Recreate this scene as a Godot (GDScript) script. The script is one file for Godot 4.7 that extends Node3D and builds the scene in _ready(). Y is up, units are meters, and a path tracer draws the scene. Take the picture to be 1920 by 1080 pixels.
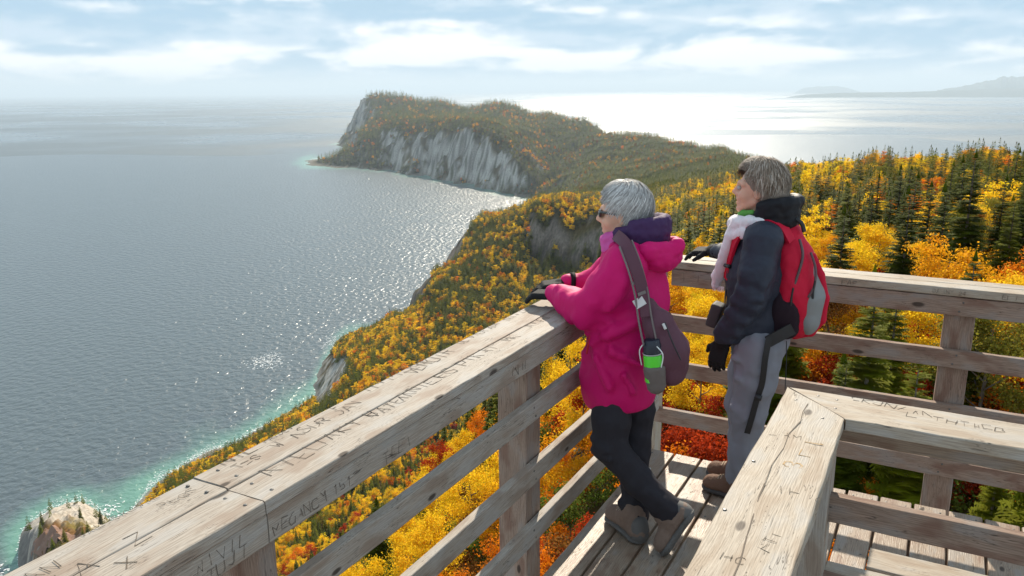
extends Node3D
# A wooden look-out platform above a wooded cape in autumn. Deck level is y = 0; +X runs along the far railing, -Z along the sea-side railing.

const VIEW_YAW := 28.5      # the lens points this many degrees left of the sea-side railing
const VIEW_PITCH := 13.9
const VIEW_ROLL := -0.45
const EYE := Vector3(0, 2.07, 0)
const SEA := -278.0
const SUN_BEARING := 9.0
const SUN_HEIGHT := 35.0

func _ready() -> void:
	rng.seed = 11
	make_camera()
	make_light()
	print("sky ", Time.get_ticks_msec())
	make_terrain()
	print("terrain ", Time.get_ticks_msec())
	make_sea()
	make_far_land()
	make_shore()
	print("sea ", Time.get_ticks_msec())
	make_wood()
	make_platform()
	print("platform ", Time.get_ticks_msec())
	make_forest()
	print("forest ", Time.get_ticks_msec())
	make_people()
	print("people ", Time.get_ticks_msec())

func make_camera() -> void:
	var cam := Camera3D.new()
	cam.name = "camera"
	add_child(cam)
	cam.position = EYE
	cam.basis = Basis(Vector3.UP, deg_to_rad(VIEW_YAW)) * Basis(Vector3.RIGHT, deg_to_rad(-VIEW_PITCH)) * Basis(Vector3.BACK, deg_to_rad(VIEW_ROLL))
	cam.fov = rad_to_deg(2.0 * atan(540.0 / 1500.0))
	cam.near = 0.05
	cam.far = 200000.0
	cam.current = true

func make_light() -> void:
	var e := Environment.new()
	e.background_mode = Environment.BG_SKY
	e.tonemap_mode = Environment.TONE_MAPPER_LINEAR
	e.tonemap_exposure = 1.85
	e.sdfgi_enabled = true
	e.ssao_enabled = true
	e.ssil_enabled = true
	e.volumetric_fog_enabled = true
	e.volumetric_fog_density = 0.000048
	e.volumetric_fog_albedo = Color(0.87, 0.94, 1.0)
	e.volumetric_fog_anisotropy = 0.12
	var sky := Sky.new()
	var pm := PanoramaSkyMaterial.new()
	pm.panorama = tex(sky_picture())
	pm.energy_multiplier = 0.95
	sky.sky_material = pm
	e.sky = sky
	var w := WorldEnvironment.new()
	w.name = "world"
	w.environment = e
	add_child(w)
	var sun := DirectionalLight3D.new()
	sun.name = "sun"
	add_child(sun)
	var to_sun := bearing_dir(SUN_BEARING) * cos(deg_to_rad(SUN_HEIGHT)) + Vector3.UP * sin(deg_to_rad(SUN_HEIGHT))
	sun.look_at_from_position(to_sun * 100.0, Vector3.ZERO, Vector3.UP)
	sun.light_energy = 1.35
	sun.light_color = Color(1.0, 0.95, 0.87)
	sun.light_angular_distance = 0.6
	sun.shadow_enabled = true

func sky_color(d: Vector3, n1: FastNoiseLite, n2: FastNoiseLite, n3: FastNoiseLite) -> Color:
	var e := maxf(d.y, 0.0)
	var w := n1.get_noise_3d(d.x * 2.4, e * 15.0, d.z * 2.4)
	var f := n2.get_noise_3d(d.x * 5.5 + w * 0.8, e * 24.0, d.z * 5.5)
	var p := n3.get_noise_3d(d.x * 20.0, e * 70.0 + f * 0.7, d.z * 20.0)
	var m := w * 0.85 + f * 0.6 + p * 0.2
	# a bank of lit cloud lies low over the sea, looser cloud above it
	var bank := exp(-pow((e - 0.036) / 0.017, 2.0)) * 0.55
	var white := smoothstep(-0.08, 0.50, m + bank - 0.13)
	var blue := Color(0.265, 0.385, 0.485).lerp(Color(0.25, 0.375, 0.485), smoothstep(0.1, 0.9, e))
	blue = blue.lerp(Color(0.375, 0.465, 0.54), smoothstep(-0.5, 0.5, f + p * 0.5))
	var c := blue.lerp(Color(0.68, 0.68, 0.672), white * 0.93)
	var low := exp(-e / 0.014)
	c = c.lerp(Color(0.58, 0.59, 0.575), clampf(low * 1.05, 0.0, 1.0))
	return c.linear_to_srgb()

func sky_picture() -> Image:
	var n1 := noise(5, 1.0, 3)
	var n2 := noise(17, 1.0, 4)
	var n3 := noise(29, 1.0, 4)
	var w := 512
	var h := 256
	var im := Image.create(w, h, false, Image.FORMAT_RGB8)
	for y in h:
		var el := PI / 2 - (y + 0.5) / h * PI
		for x in w:
			if el < -0.03:
				im.set_pixel(x, y, Color(0.80, 0.83, 0.84))
				continue
			var a := (x + 0.5) / w * TAU
			im.set_pixel(x, y, sky_color(Vector3(sin(a) * cos(el), sin(el), -cos(a) * cos(el)), n1, n2, n3))
	im.resize(4096, 2048, Image.INTERPOLATE_CUBIC)
	# the low part of the sky all round, drawn fine
	var rows := 160
	var fine := Image.create(4096, rows, false, Image.FORMAT_RGB8)
	for y in rows:
		var el := (rows - y - 0.5) / 2048.0 * PI
		for x in 4096:
			var a := (x + 0.5) / 4096.0 * TAU
			fine.set_pixel(x, y, sky_color(Vector3(sin(a) * cos(el), sin(el), -cos(a) * cos(el)), n1, n2, n3))
	im.blit_rect(fine, Rect2i(0, 0, 4096, rows), Vector2i(0, 1024 - rows))
	return im

# ---------------------------------------------------------------- helpers
var taken := {}
var rng := RandomNumberGenerator.new()

func numbered(called: String) -> String:
	if not taken.has(called):
		taken[called] = 0
		return called
	taken[called] += 1
	return "%s_%03d" % [called, taken[called]]

func tag(o: Node3D, label := "", category := "", group := "", kind := "") -> Node3D:
	if label: o.set_meta("label", label)
	if category: o.set_meta("category", category)
	if group: o.set_meta("group", group)
	if kind: o.set_meta("kind", kind)
	return o

func base(called: String, at := Vector3.ZERO, turn := 0.0) -> Node3D:
	var o := Node3D.new()
	o.name = numbered(called)
	add_child(o)
	o.position = at
	o.rotation.y = turn
	return o

func part(called: String, mesh: Mesh, m: Material, parent: Node = null) -> MeshInstance3D:
	var o := MeshInstance3D.new()
	o.mesh = mesh
	if m: o.material_override = m
	if parent == null:
		o.name = numbered(called)
		add_child(o)
	else:
		o.name = called
		parent.add_child(o, true)
	return o

func mat(lin: Color, rough := 0.8, spec := 0.5) -> StandardMaterial3D:
	var m := StandardMaterial3D.new()
	m.albedo_color = lin.linear_to_srgb()
	m.roughness = rough
	m.metallic_specular = spec
	return m

func noise(seed_: int, freq := 1.0, octaves := 4, kind := FastNoiseLite.TYPE_SIMPLEX) -> FastNoiseLite:
	var n := FastNoiseLite.new()
	n.seed = seed_
	n.noise_type = kind
	n.frequency = freq
	n.fractal_octaves = octaves
	if octaves <= 1: n.fractal_type = FastNoiseLite.FRACTAL_NONE
	return n

func bearing_dir(b: float) -> Vector3:
	var a := deg_to_rad(b - VIEW_YAW)
	return Vector3(sin(a), 0, -cos(a))

func arrays_mesh(v: PackedVector3Array, idx: PackedInt32Array, nrm = null, col = null, uv = null) -> ArrayMesh:
	var a := []
	a.resize(Mesh.ARRAY_MAX)
	a[Mesh.ARRAY_VERTEX] = v
	a[Mesh.ARRAY_INDEX] = idx
	if nrm == null: nrm = smooth_normals(v, idx)
	a[Mesh.ARRAY_NORMAL] = nrm
	if col != null: a[Mesh.ARRAY_COLOR] = col
	if uv != null: a[Mesh.ARRAY_TEX_UV] = uv
	var m := ArrayMesh.new()
	m.add_surface_from_arrays(Mesh.PRIMITIVE_TRIANGLES, a)
	return m

func smooth_normals(v: PackedVector3Array, idx: PackedInt32Array) -> PackedVector3Array:
	var n := PackedVector3Array()
	n.resize(v.size())
	for i in range(0, idx.size(), 3):
		var a := idx[i]
		var b := idx[i + 1]
		var c := idx[i + 2]
		var f := (v[c] - v[a]).cross(v[b] - v[a])
		n[a] += f
		n[b] += f
		n[c] += f
	for i in n.size():
		n[i] = n[i].normalized() if n[i].length_squared() > 1e-20 else Vector3.UP
	return n

# A bag of triangles: vertices, colours, indices; flat or smooth on commit.
class Bag:
	var v := PackedVector3Array()
	var c := PackedColorArray()
	var uv := PackedVector2Array()
	var i := PackedInt32Array()
	func quad(a: Vector3, b: Vector3, d: Vector3, e: Vector3, col := Color.WHITE) -> void:
		var k := v.size()
		v.append(a); v.append(b); v.append(d); v.append(e)
		for q in 4: c.append(col)
		i.append_array(PackedInt32Array([k, k + 1, k + 2, k, k + 2, k + 3]))
	func tri(a: Vector3, b: Vector3, d: Vector3, col := Color.WHITE) -> void:
		var k := v.size()
		v.append(a); v.append(b); v.append(d)
		for q in 3: c.append(col)
		i.append_array(PackedInt32Array([k, k + 1, k + 2]))

func bag_mesh(g: Bag) -> ArrayMesh:
	return arrays_mesh(g.v, g.i, null, g.c)

# Tube along points with radii; closed ends.
func tube_into(g: Bag, pts: Array, radii: Array, sides := 8, col := Color.WHITE, flat := 1.0, flat_axis := Vector3.ZERO) -> void:
	var k0 := g.v.size()
	var n := pts.size()
	var side := Vector3.ZERO
	for j in n:
		var p: Vector3 = pts[j]
		var t: Vector3 = (pts[mini(j + 1, n - 1)] - pts[maxi(j - 1, 0)]).normalized()
		if flat_axis != Vector3.ZERO:
			side = flat_axis.slide(t).normalized()
		elif side == Vector3.ZERO:
			side = (Vector3.UP if absf(t.y) < 0.9 else Vector3.RIGHT).slide(t).normalized()
		else:
			side = side.slide(t).normalized()
		var up := t.cross(side)
		for s in sides:
			var a := TAU * s / sides
			g.v.append(p + (side * cos(a) + up * sin(a) * flat) * radii[j])
			g.c.append(col)
	for j in n - 1:
		for s in sides:
			var a := k0 + j * sides + s
			var b := k0 + j * sides + (s + 1) % sides
			g.i.append_array(PackedInt32Array([a, b + sides, b, a, a + sides, b + sides]))
	for e in [0, n - 1]:
		var kc := g.v.size()
		g.v.append(pts[e])
		g.c.append(col)
		for s in sides:
			var a: int = k0 + e * sides + s
			var b: int = k0 + e * sides + (s + 1) % sides
			if e == 0: g.i.append_array(PackedInt32Array([kc, a, b]))
			else: g.i.append_array(PackedInt32Array([kc, b, a]))

func tube_mesh(pts: Array, radii: Array, sides := 8, flat := 1.0, axis := Vector3.ZERO) -> ArrayMesh:
	var g := Bag.new()
	tube_into(g, pts, radii, sides, Color.WHITE, flat, axis)
	return bag_mesh(g)

# Catmull-Rom through points, n steps per span.
func curve(pts: Array, n := 6) -> Array:
	var out := []
	for j in pts.size() - 1:
		var a = pts[maxi(j - 1, 0)]
		var b = pts[j]
		var c = pts[j + 1]
		var d = pts[mini(j + 2, pts.size() - 1)]
		for s in n:
			var t := float(s) / n
			out.append(0.5 * (2.0 * b + (c - a) * t + (2.0 * a - 5.0 * b + 4.0 * c - d) * t * t + (3.0 * b - a - 3.0 * c + d) * t * t * t))
	out.append(pts[-1])
	return out

func tex(im: Image) -> ImageTexture:
	return ImageTexture.create_from_image(im)

# ---------------------------------------------------------------- land and sea
# Surveyed spot heights: bearing from the view axis (degrees), distance from the platform (m), height above the deck (m).
const SURVEY := [
	[-75, 6, -11.5], [-50, 6, -11.5], [-35, 6, -11.5], [-20, 6, -11.5], [-8, 6, -11.5], [0, 6, -11.5], [8, 6, -11.5], [16, 6, -11.5], [24, 6, -11.5], [32, 6, -11.5], [45, 6, -11.5],
	[70, 6, -11.5], [8, 20, -12], [16, 20, -12], [24, 20, -12], [32, 20, -12], [45, 20, -12], [70, 20, -12], [25.63, 60, -10.8], [31.54, 48, -8.8], [19.72, 62, -13.4], [13.26, 62,
	-15.6], [32.33, 150, -18.1], [26.52, 150, -20], [20.04, 150, -22], [14.8, 150, -24], [11.16, 150, -27.4], [32.1, 300, -28.1], [26.28, 300, -29.6], [21.85, 330, -35.2], [16.43, 330,
	-39.5], [12.16, 330, -45.3], [8.48, 300, -49], [14.62, 560, -62.5], [11.01, 600, -72.5], [18.11, 520, -54.5], [8.05, 620, -84.9], [45, 150, -26], [45, 350, -60], [45, 600, -180],
	[45, 900, -285], [45, 2000, -300], [70, 150, -26], [70, 350, -60], [70, 600, -180], [70, 900, -285], [70, 2000, -300], [23.09, 430, -75], [23.09, 600, -170], [23.09, 800, -290],
	[23.09, 1600, -300], [27.74, 430, -75], [27.74, 600, -170], [27.74, 800, -290], [27.74, 1600, -300], [32.04, 430, -75], [32.04, 600, -170], [32.04, 800, -290], [32.04, 1600, -300],
	[19.79, 650, -120], [19.79, 900, -240], [19.79, 1050, -290], [19.79, 2000, -300], [4.02, 40, -15.5], [4.78, 100, -33.5], [5.15, 180, -52.7], [5.7, 260, -65.8], [5.86, 350, -74.6],
	[0.72, 45, -21.3], [-2.65, 50, -25], [-2.59, 100, -46.1], [-7.75, 60, -33], [-7.7, 100, -54], [1.56, 100, -40.4], [-75, 25, -22], [-75, 60, -48], [-75, 120, -98], [-75, 220, -165],
	[-50, 25, -22], [-50, 60, -48], [-50, 120, -98], [-50, 220, -165], [-35, 25, -22], [-35, 60, -48], [-35, 120, -98], [-35, 220, -165], [-22, 25, -22], [-22, 60, -48], [-22, 120,
	-98], [-22, 220, -165], [-7.6, 220, -140], [-2.59, 220, -125], [1.56, 220, -100], [-5.93, 420, -207.4], [-13.31, 370, -189.6], [-16.69, 330, -186.7], [-19.9, 325, -190.4], [-3.74,
	480, -193.6], [-10.65, 430, -183.1], [-0.42, 620, -177.9], [-3.65, 540, -177.7], [-6.4, 610, -191], [-7.91, 690, -195.6], [-10.42, 560, -193.3], [1.57, 640, -165.5], [3.93, 650,
	-158.8], [-9.47, 745, -210.3], [-11.11, 690, -218.1], [-12.35, 640, -219.5], [3.92, 715, -165.8], [5.87, 700, -158.6], [1.97, 735, -159.3], [1.96, 760, -118.7], [3.88, 745,
	-111.3], [5.79, 735, -108.7], [7.3, 760, -104.6], [-0.35, 800, -134.7], [-2.1, 830, -145.2], [-3.44, 930, -157.5], [-2.07, 950, -139.4], [1.01, 930, -131.9], [3.88, 900, -119.2],
	[6.53, 900, -114.2], [-4.25, 900, -175.6], [-6.64, 850, -200.1], [-2.07, 1060, -240], [-2.07, 1150, -285], [-2.07, 1500, -300], [-0.34, 1060, -240], [-0.34, 1150, -285], [-0.34,
	1500, -300], [-3.44, 1060, -240], [-3.44, 1150, -285], [-3.44, 1500, -300], [-5.43, 960, -250], [-5.43, 1060, -285], [-5.43, 1500, -300], [-7.83, 860, -262], [-7.83, 930, -284],
	[-7.83, 1400, -300], [1.01, 1150, -250], [1.01, 1300, -290], [1.01, 1800, -300], [-14.1, 798.5, -278], [-14.1, 742.6, -264], [-14.1, 894.3, -288], [-14.1, 1277.5, -298], [-14.78,
	736.8, -278], [-14.78, 685.2, -264], [-14.78, 825.2, -288], [-14.78, 1178.9, -298], [-17.17, 686.4, -278], [-17.17, 638.4, -264], [-17.17, 768.8, -288], [-17.17, 1098.3, -298],
	[-20.66, 642.3, -278], [-20.66, 597.3, -264], [-20.66, 719.4, -288], [-20.66, 1027.7, -298], [-24.73, 610.9, -278], [-24.73, 568.2, -264], [-24.73, 684.2, -288], [-24.73, 977.5,
	-298], [-13.24, 866.2, -278], [-13.24, 805.6, -264], [-13.24, 970.2, -288], [-13.24, 1386, -298], [-11.83, 926.2, -278], [-11.83, 861.4, -264], [-11.83, 1037.4, -288], [-11.83,
	1482, -298], [-28.97, 553.6, -278], [-28.97, 498.2, -262], [-28.97, 691.9, -290], [-34, 491.4, -250], [-32.36, 494.3, -246], [-30.43, 498.2, -248], [-29.87, 481.1, -246], [-32.35,
	455.7, -246], [-33.85, 523.3, -256], [-32.14, 559.7, -262], [-30.87, 564.3, -264], [-29.72, 543.1, -266], [-35.31, 543.9, -284], [-35.33, 574, -284], [-34.36, 595.3, -284],
	[-32.78, 603.7, -284], [-31.45, 616.1, -284], [-30.37, 608.9, -284], [-29.39, 579.3, -284], [-34.11, 487.7, -284], [-36, 330, -240], [-36, 430, -284], [-36, 800, -298], [-45, 330,
	-240], [-45, 430, -284], [-45, 800, -298], [-75, 330, -240], [-75, 430, -284], [-75, 800, -298], [1.96, 2080, -272.5], [2.72, 2250, -247.1], [3.49, 1500, -196], [6.15, 1300,
	-160.8], [9.13, 1300, -145.6], [12.79, 1200, -125.4], [16.34, 1200, -116.4], [5.37, 1900, -195.8], [9.1, 1900, -176.6], [12.74, 1850, -158.8], [15.58, 1700, -139.3], [17.35, 1500,
	-133.2], [7.22, 2300, -177.2], [3.85, 2500, -209.1], [10.51, 2450, -157], [12.7, 2250, -160.7], [15.21, 1950, -147.9], [3.11, 1250, -215], [3.11, 1700, -255], [-9.82, 5000, -19.9],
	[-9.82, 5600, -169.9], [-9.82, 6500, -292], [-9.82, 9500, -300], [-8.74, 4900, -26.4], [-8.74, 5488, -176.4], [-8.74, 6370, -292], [-8.74, 9310, -300], [-7.29, 4750, -38.4],
	[-7.29, 5320, -188.4], [-7.29, 6175, -292], [-7.29, 9025, -300], [-4.72, 4500, -57.9], [-4.72, 5040, -207.9], [-4.72, 5850, -292], [-4.72, 8550, -300], [-1.02, 4200, -66.8],
	[-1.02, 4704, -216.8], [-1.02, 5460, -292], [-1.02, 7980, -300], [0.29, 4000, -81.9], [0.29, 4480, -231.9], [0.29, 5200, -292], [0.29, 7600, -300], [3.08, 3700, -100.4], [3.08,
	4144, -250.4], [3.08, 4810, -292], [3.08, 7030, -300], [5.32, 3300, -121.5], [5.32, 3696, -271.5], [5.32, 4290, -292], [5.32, 6270, -300], [8.29, 2850, -150.4], [8.29, 3192, -285],
	[8.29, 3705, -292], [8.29, 5415, -300], [10.5, 2650, -149.7], [10.5, 2968, -285], [10.5, 3445, -292], [10.5, 5035, -300], [12.69, 2450, -162.7], [12.69, 2744, -285], [12.69, 3185,
	-292], [12.69, 4655, -300], [15.2, 2150, -155.2], [15.2, 2408, -285], [15.2, 2795, -292], [15.2, 4085, -300], [17.34, 1750, -151.3], [17.34, 1960, -285], [17.34, 2275, -292],
	[17.34, 3325, -300], [-13.33, 3169.3, -279], [-13.33, 3042.5, -286], [-13.33, 2535.4, -298], [-13.31, 3327.8, -268.7], [-11.89, 3167.2, -279], [-11.89, 3040.5, -286], [-11.89,
	2533.7, -298], [-11.84, 3325.5, -245.2], [-10.43, 3144.1, -279], [-10.43, 3018.4, -286], [-10.43, 2515.3, -298], [-10.35, 3207, -201.3], [-8.22, 3026.1, -279], [-8.22, 2905.1,
	-286], [-8.22, 2420.9, -298], [-8.11, 3086.6, -136.7], [-6, 2786.3, -279], [-6, 2674.9, -286], [-6, 2229.1, -298], [-5.9, 2842, -141.7], [-4.12, 2617.5, -279], [-4.12, 2512.8,
	-286], [-4.12, 2094, -298], [-4.04, 2669.8, -140.9], [-2.8, 2501.4, -279], [-2.8, 2401.3, -286], [-2.8, 2001.1, -298], [-2.73, 2551.4, -136.9], [-1.47, 2382.4, -279], [-1.47,
	2287.1, -286], [-1.47, 1905.9, -298], [-1.43, 2430, -151.2], [0.05, 2250.1, -279], [0.05, 2160.1, -286], [0.05, 1800.1, -298], [0.07, 2295.1, -176.1], [1.01, 2178, -279], [1.01,
	2090.9, -286], [1.01, 1742.4, -298], [1.01, 2221.6, -214.3], [-9.57, 3700, -158.2], [-8.05, 4200, -88.5], [-5.87, 3700, -126.1], [-3.64, 3800, -119], [-2.16, 3300, -135.5], [0.09,
	3100, -138.2], [1.59, 2700, -172.8], [3.46, 2900, -158.2], [5.33, 2900, -149.2], [1.59, 3500, -123.3], [-11.81, 3300, -211.8], [-10.87, 3700, -192], [-14.75, 3291.6, -281],
	[-15.75, 3291.6, -292], [-15.75, 4279, -292], [-14.75, 4114.5, -290], [-13.63, 3977.1, -284], [-12.34, 4558.1, -284], [-11.21, 5845.5, -284], [-11.35, 3600, -286], [-11.35, 4200,
	-286], [-11.35, 4900, -286], [-11.35, 5400, -286], [-10.52, 4900, -101.3], [-25, 900, -299], [-25, 1600, -299], [-25, 3000, -299], [-25, 5500, -299], [-30, 900, -299], [-30, 1600,
	-299], [-30, 3000, -299], [-30, 5500, -299], [-40, 900, -299], [-40, 1600, -299], [-40, 3000, -299], [-40, 5500, -299], [-75, 900, -299], [-75, 1600, -299], [-75, 3000, -299],
	[-75, 5500, -299], [-17, 1000, -299], [-17, 1500, -299], [-17, 2200, -299], [-14, 1000, -299], [-14, 1500, -299], [-14, 2200, -299], [-8, 1700, -298], [-8, 2100, -298], [-3, 1700,
	-298], [-3, 2100, -298], [-20, 4000, -299], [-20, 5500, -299], [-20, 7000, -299], [-12.5, 4000, -299], [-12.5, 5500, -299], [-12.5, 7000, -299], [-8, 7500, -300], [0, 7500, -300],
	[8, 7500, -300], [16, 7500, -300], [24, 7500, -300], [40, 7500, -300], [75, 7500, -300], [24, 3500, -300], [40, 3500, -300], [75, 3500, -300]
]

const KB := 1.0 / 6.0
const KR := 2.2
const LAT_B := 0.8
const LAT_R := 0.0125
const R0 := 6.0
const B0 := -70.0
var lat := PackedFloat32Array()
var lat_nb := 0
var lat_nr := 0
var hill := noise(3, 1.0, 4)
var rugged := noise(8, 1.0, 5)
var rbf_x := PackedFloat64Array()
var rbf_y := PackedFloat64Array()
var rbf_w := PackedFloat64Array()

func fit_survey() -> void:
	var n := SURVEY.size()
	var m := n + 3
	for s in SURVEY:
		rbf_x.append(s[0] * KB)
		rbf_y.append(log(s[1]) * KR)
	var rows: Array[PackedFloat64Array] = []
	for i in m:
		var row := PackedFloat64Array()
		row.resize(m + 1)
		if i < n:
			var xi := rbf_x[i]
			var yi := rbf_y[i]
			for j in n:
				var dx := xi - rbf_x[j]
				var dy := yi - rbf_y[j]
				row[j] = sqrt(dx * dx + dy * dy)
			row[n] = 1.0
			row[n + 1] = xi
			row[n + 2] = yi
			row[m] = SURVEY[i][2]
		else:
			for j in n:
				row[j] = 1.0 if i == n else (rbf_x[j] if i == n + 1 else rbf_y[j])
		rows.append(row)
	for k in m:
		var best := k
		for i in range(k + 1, m):
			if absf(rows[i][k]) > absf(rows[best][k]): best = i
		var t := rows[k]
		rows[k] = rows[best]
		rows[best] = t
		var pr := rows[k]
		var inv := 1.0 / pr[k]
		for i in range(k + 1, m):
			var f := rows[i][k] * inv
			if f == 0.0: continue
			var ri := rows[i]
			for j in range(k, m + 1):
				ri[j] -= f * pr[j]
			rows[i] = ri
	rbf_w.resize(m)
	for k in range(m - 1, -1, -1):
		var s := rows[k][m]
		for j in range(k + 1, m): s -= rows[k][j] * rbf_w[j]
		rbf_w[k] = s / rows[k][k]

func lattice_column(i: int) -> void:
	var n := rbf_x.size()
	var x := (B0 + i * LAT_B) * KB
	for j in lat_nr:
		var y := (log(R0) + j * LAT_R) * KR
		var s := rbf_w[n] + rbf_w[n + 1] * x + rbf_w[n + 2] * y
		for k in n:
			var dx := x - rbf_x[k]
			var dy := y - rbf_y[k]
			s += rbf_w[k] * sqrt(dx * dx + dy * dy)
		lat_cols[i][j] = s

var lat_cols: Array[PackedFloat32Array] = []

func make_lattice() -> void:
	lat_nb = int(140.0 / LAT_B) + 1
	lat_nr = int(log(8000.0 / R0) / LAT_R) + 1
	for i in lat_nb:
		var col := PackedFloat32Array()
		col.resize(lat_nr)
		lat_cols.append(col)
	var job := WorkerThreadPool.add_group_task(lattice_column, lat_nb)
	WorkerThreadPool.wait_for_group_task_completion(job)

func smooth_height(b: float, r: float) -> float:
	var u := clampf((b - B0) / LAT_B, 0.0, lat_nb - 1.001)
	var v := clampf((log(maxf(r, R0)) - log(R0)) / LAT_R, 0.0, lat_nr - 1.001)
	var i := int(u)
	var j := int(v)
	var fu := u - i
	var fv := v - j
	var c0 := lat_cols[i]
	var c1 := lat_cols[i + 1]
	return lerpf(lerpf(c0[j], c0[j + 1], fv), lerpf(c1[j], c1[j + 1], fv), fu)

func ground(b: float, r: float) -> float:
	# ravines and knolls on the surveyed form; the reach is larger where the land is larger
	var p := bearing_dir(b) * r
	var wob := rugged.get_noise_2d(p.x * 0.009, p.z * 0.009)
	var s := smooth_height(b + wob * 0.55 * smoothstep(300.0, 900.0, r), r * (1.0 + 0.012 * rugged.get_noise_2d(p.x * 0.011 + 70.0, p.z * 0.011) * smoothstep(300.0, 900.0, r)))
	var above := clampf((s - SEA) / 30.0, 0.0, 1.0)
	var amp := clampf(r * 0.008, 0.25, 11.0) * above
	if b < -28.0 and r > 430.0 and r < 640.0: s += above * (absf(rugged.get_noise_2d(p.x * 0.06, p.z * 0.06)) * 7.0 - 1.5)
	s += hill.get_noise_2d(p.x * 1.2 / clampf(r * 0.12, 5.0, 160.0), p.z * 1.2 / clampf(r * 0.12, 5.0, 160.0)) * amp
	return s

func make_terrain() -> void:
	fit_survey()
	print("fit ", Time.get_ticks_msec())
	make_lattice()
	print("lattice ", Time.get_ticks_msec())
	var bs := PackedFloat32Array()
	var b := -66.0
	while b <= 66.0:
		bs.append(b)
		b += 0.17 if absf(b) < 37.0 else 1.2
	var rows := 1020
	var cols: Array[PackedVector3Array] = []
	terrain_cols.resize(bs.size())
	terrain_bs = bs
	terrain_rows = rows
	var job := WorkerThreadPool.add_group_task(terrain_column, bs.size())
	WorkerThreadPool.wait_for_group_task_completion(job)
	var v := PackedVector3Array()
	for c in terrain_cols: v.append_array(c)
	var idx := PackedInt32Array()
	for i in bs.size() - 1:
		for j in rows - 1:
			var a := i * rows + j
			if v[a].y < SEA - 9.0 and v[a + rows + 1].y < SEA - 9.0 and v[a + 1].y < SEA - 9.0 and v[a + rows].y < SEA - 9.0: continue
			idx.append_array(PackedInt32Array([a, a + 1, a + rows + 1, a, a + rows + 1, a + rows]))
	var nrm := smooth_normals(v, idx)
	var col := PackedColorArray()
	col.resize(v.size())
	var n1 := noise(41, 1.0, 4)
	var n2 := noise(42, 1.0, 4)
	for k in v.size():
		var p := v[k]
		var up := nrm[k].y
		var r := Vector2(p.x, p.z).length()
		var q := n1.get_noise_3d(p.x * 0.05, p.y * 0.05, p.z * 0.05)
		var streak := n2.get_noise_3d(p.x * 0.035, p.y * 0.008, p.z * 0.035)
		var soil := Color(0.055, 0.05, 0.02).lerp(Color(0.12, 0.085, 0.025), smoothstep(-0.4, 0.4, q))
		# white limestone on the cape, brown shale on the headland below the platform
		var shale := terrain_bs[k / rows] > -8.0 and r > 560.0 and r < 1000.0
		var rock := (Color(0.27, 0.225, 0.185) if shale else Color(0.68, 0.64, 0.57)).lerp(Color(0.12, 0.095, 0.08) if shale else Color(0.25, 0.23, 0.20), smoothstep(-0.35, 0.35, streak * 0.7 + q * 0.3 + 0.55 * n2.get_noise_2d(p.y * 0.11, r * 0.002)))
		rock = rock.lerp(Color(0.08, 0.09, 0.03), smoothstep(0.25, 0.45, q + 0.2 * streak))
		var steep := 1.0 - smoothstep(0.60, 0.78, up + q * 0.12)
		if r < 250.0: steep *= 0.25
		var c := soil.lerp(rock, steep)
		# bare limestone of the point and the pebble beach at the water's edge
		var shore := 1.0 - smoothstep(2.0, 5.5, p.y - SEA + q * 2.0)
		c = c.lerp(Color(0.34, 0.31, 0.27), shore * (1.0 if r < 1000.0 else 0.6))
		var tb := terrain_bs[k / rows]
		if tb < -28.5 and r > 440.0 and r < 640.0 and p.y > SEA + 1.0:
			# the bare point: pale slabs on its seaward rim, russet heath on top
			var rim := smoothstep(-3.0, 7.0, (-252.0 + q * 9.0) - smooth_height(tb, r * 1.035))
			if tb > -33.9 + q: c = Color(0.23, 0.11, 0.035).lerp(Color(0.26, 0.19, 0.05), smoothstep(-0.2, 0.3, streak)).lerp(Color(0.66, 0.58, 0.48), rim)
			else: c = Color(0.30, 0.27, 0.24)  # left face: its shade is painted into the rock as darker grey
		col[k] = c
	var m := mat(Color.WHITE, 0.95, 0.2)
	m.vertex_color_use_as_albedo = true
	var t := NoiseTexture2D.new()
	t.width = 512
	t.height = 512
	t.seamless = true
	t.noise = noise(77, 0.02, 5)
	var ramp := Gradient.new()
	ramp.set_color(0, Color(0.55, 0.55, 0.55))
	ramp.set_color(1, Color(1, 1, 1))
	t.color_ramp = ramp
	m.albedo_texture = t
	m.uv1_triplanar = true
	m.uv1_world_triplanar = true
	m.uv1_scale = Vector3(0.03, 0.012, 0.03)
	var o := part("terrain", arrays_mesh(v, idx, nrm, col), m)
	tag(o, "wooded hills, slopes and limestone cliffs of the cape", "", "", "structure")

var terrain_cols: Array = []
var terrain_bs: PackedFloat32Array
var terrain_rows := 0

func terrain_column(i: int) -> void:
	var d := bearing_dir(terrain_bs[i])
	var out := PackedVector3Array()
	out.resize(terrain_rows)
	for j in terrain_rows:
		var r := ring(j)
		out[j] = d * r + Vector3.UP * maxf(ground(terrain_bs[i], r), SEA - 14.0)
	terrain_cols[i] = out

func ring(j: int) -> float:
	return 0.8 * exp(j * 0.033) if j < 120 else 0.8 * exp(119 * 0.033 + (j - 119) * 0.0058)

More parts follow.
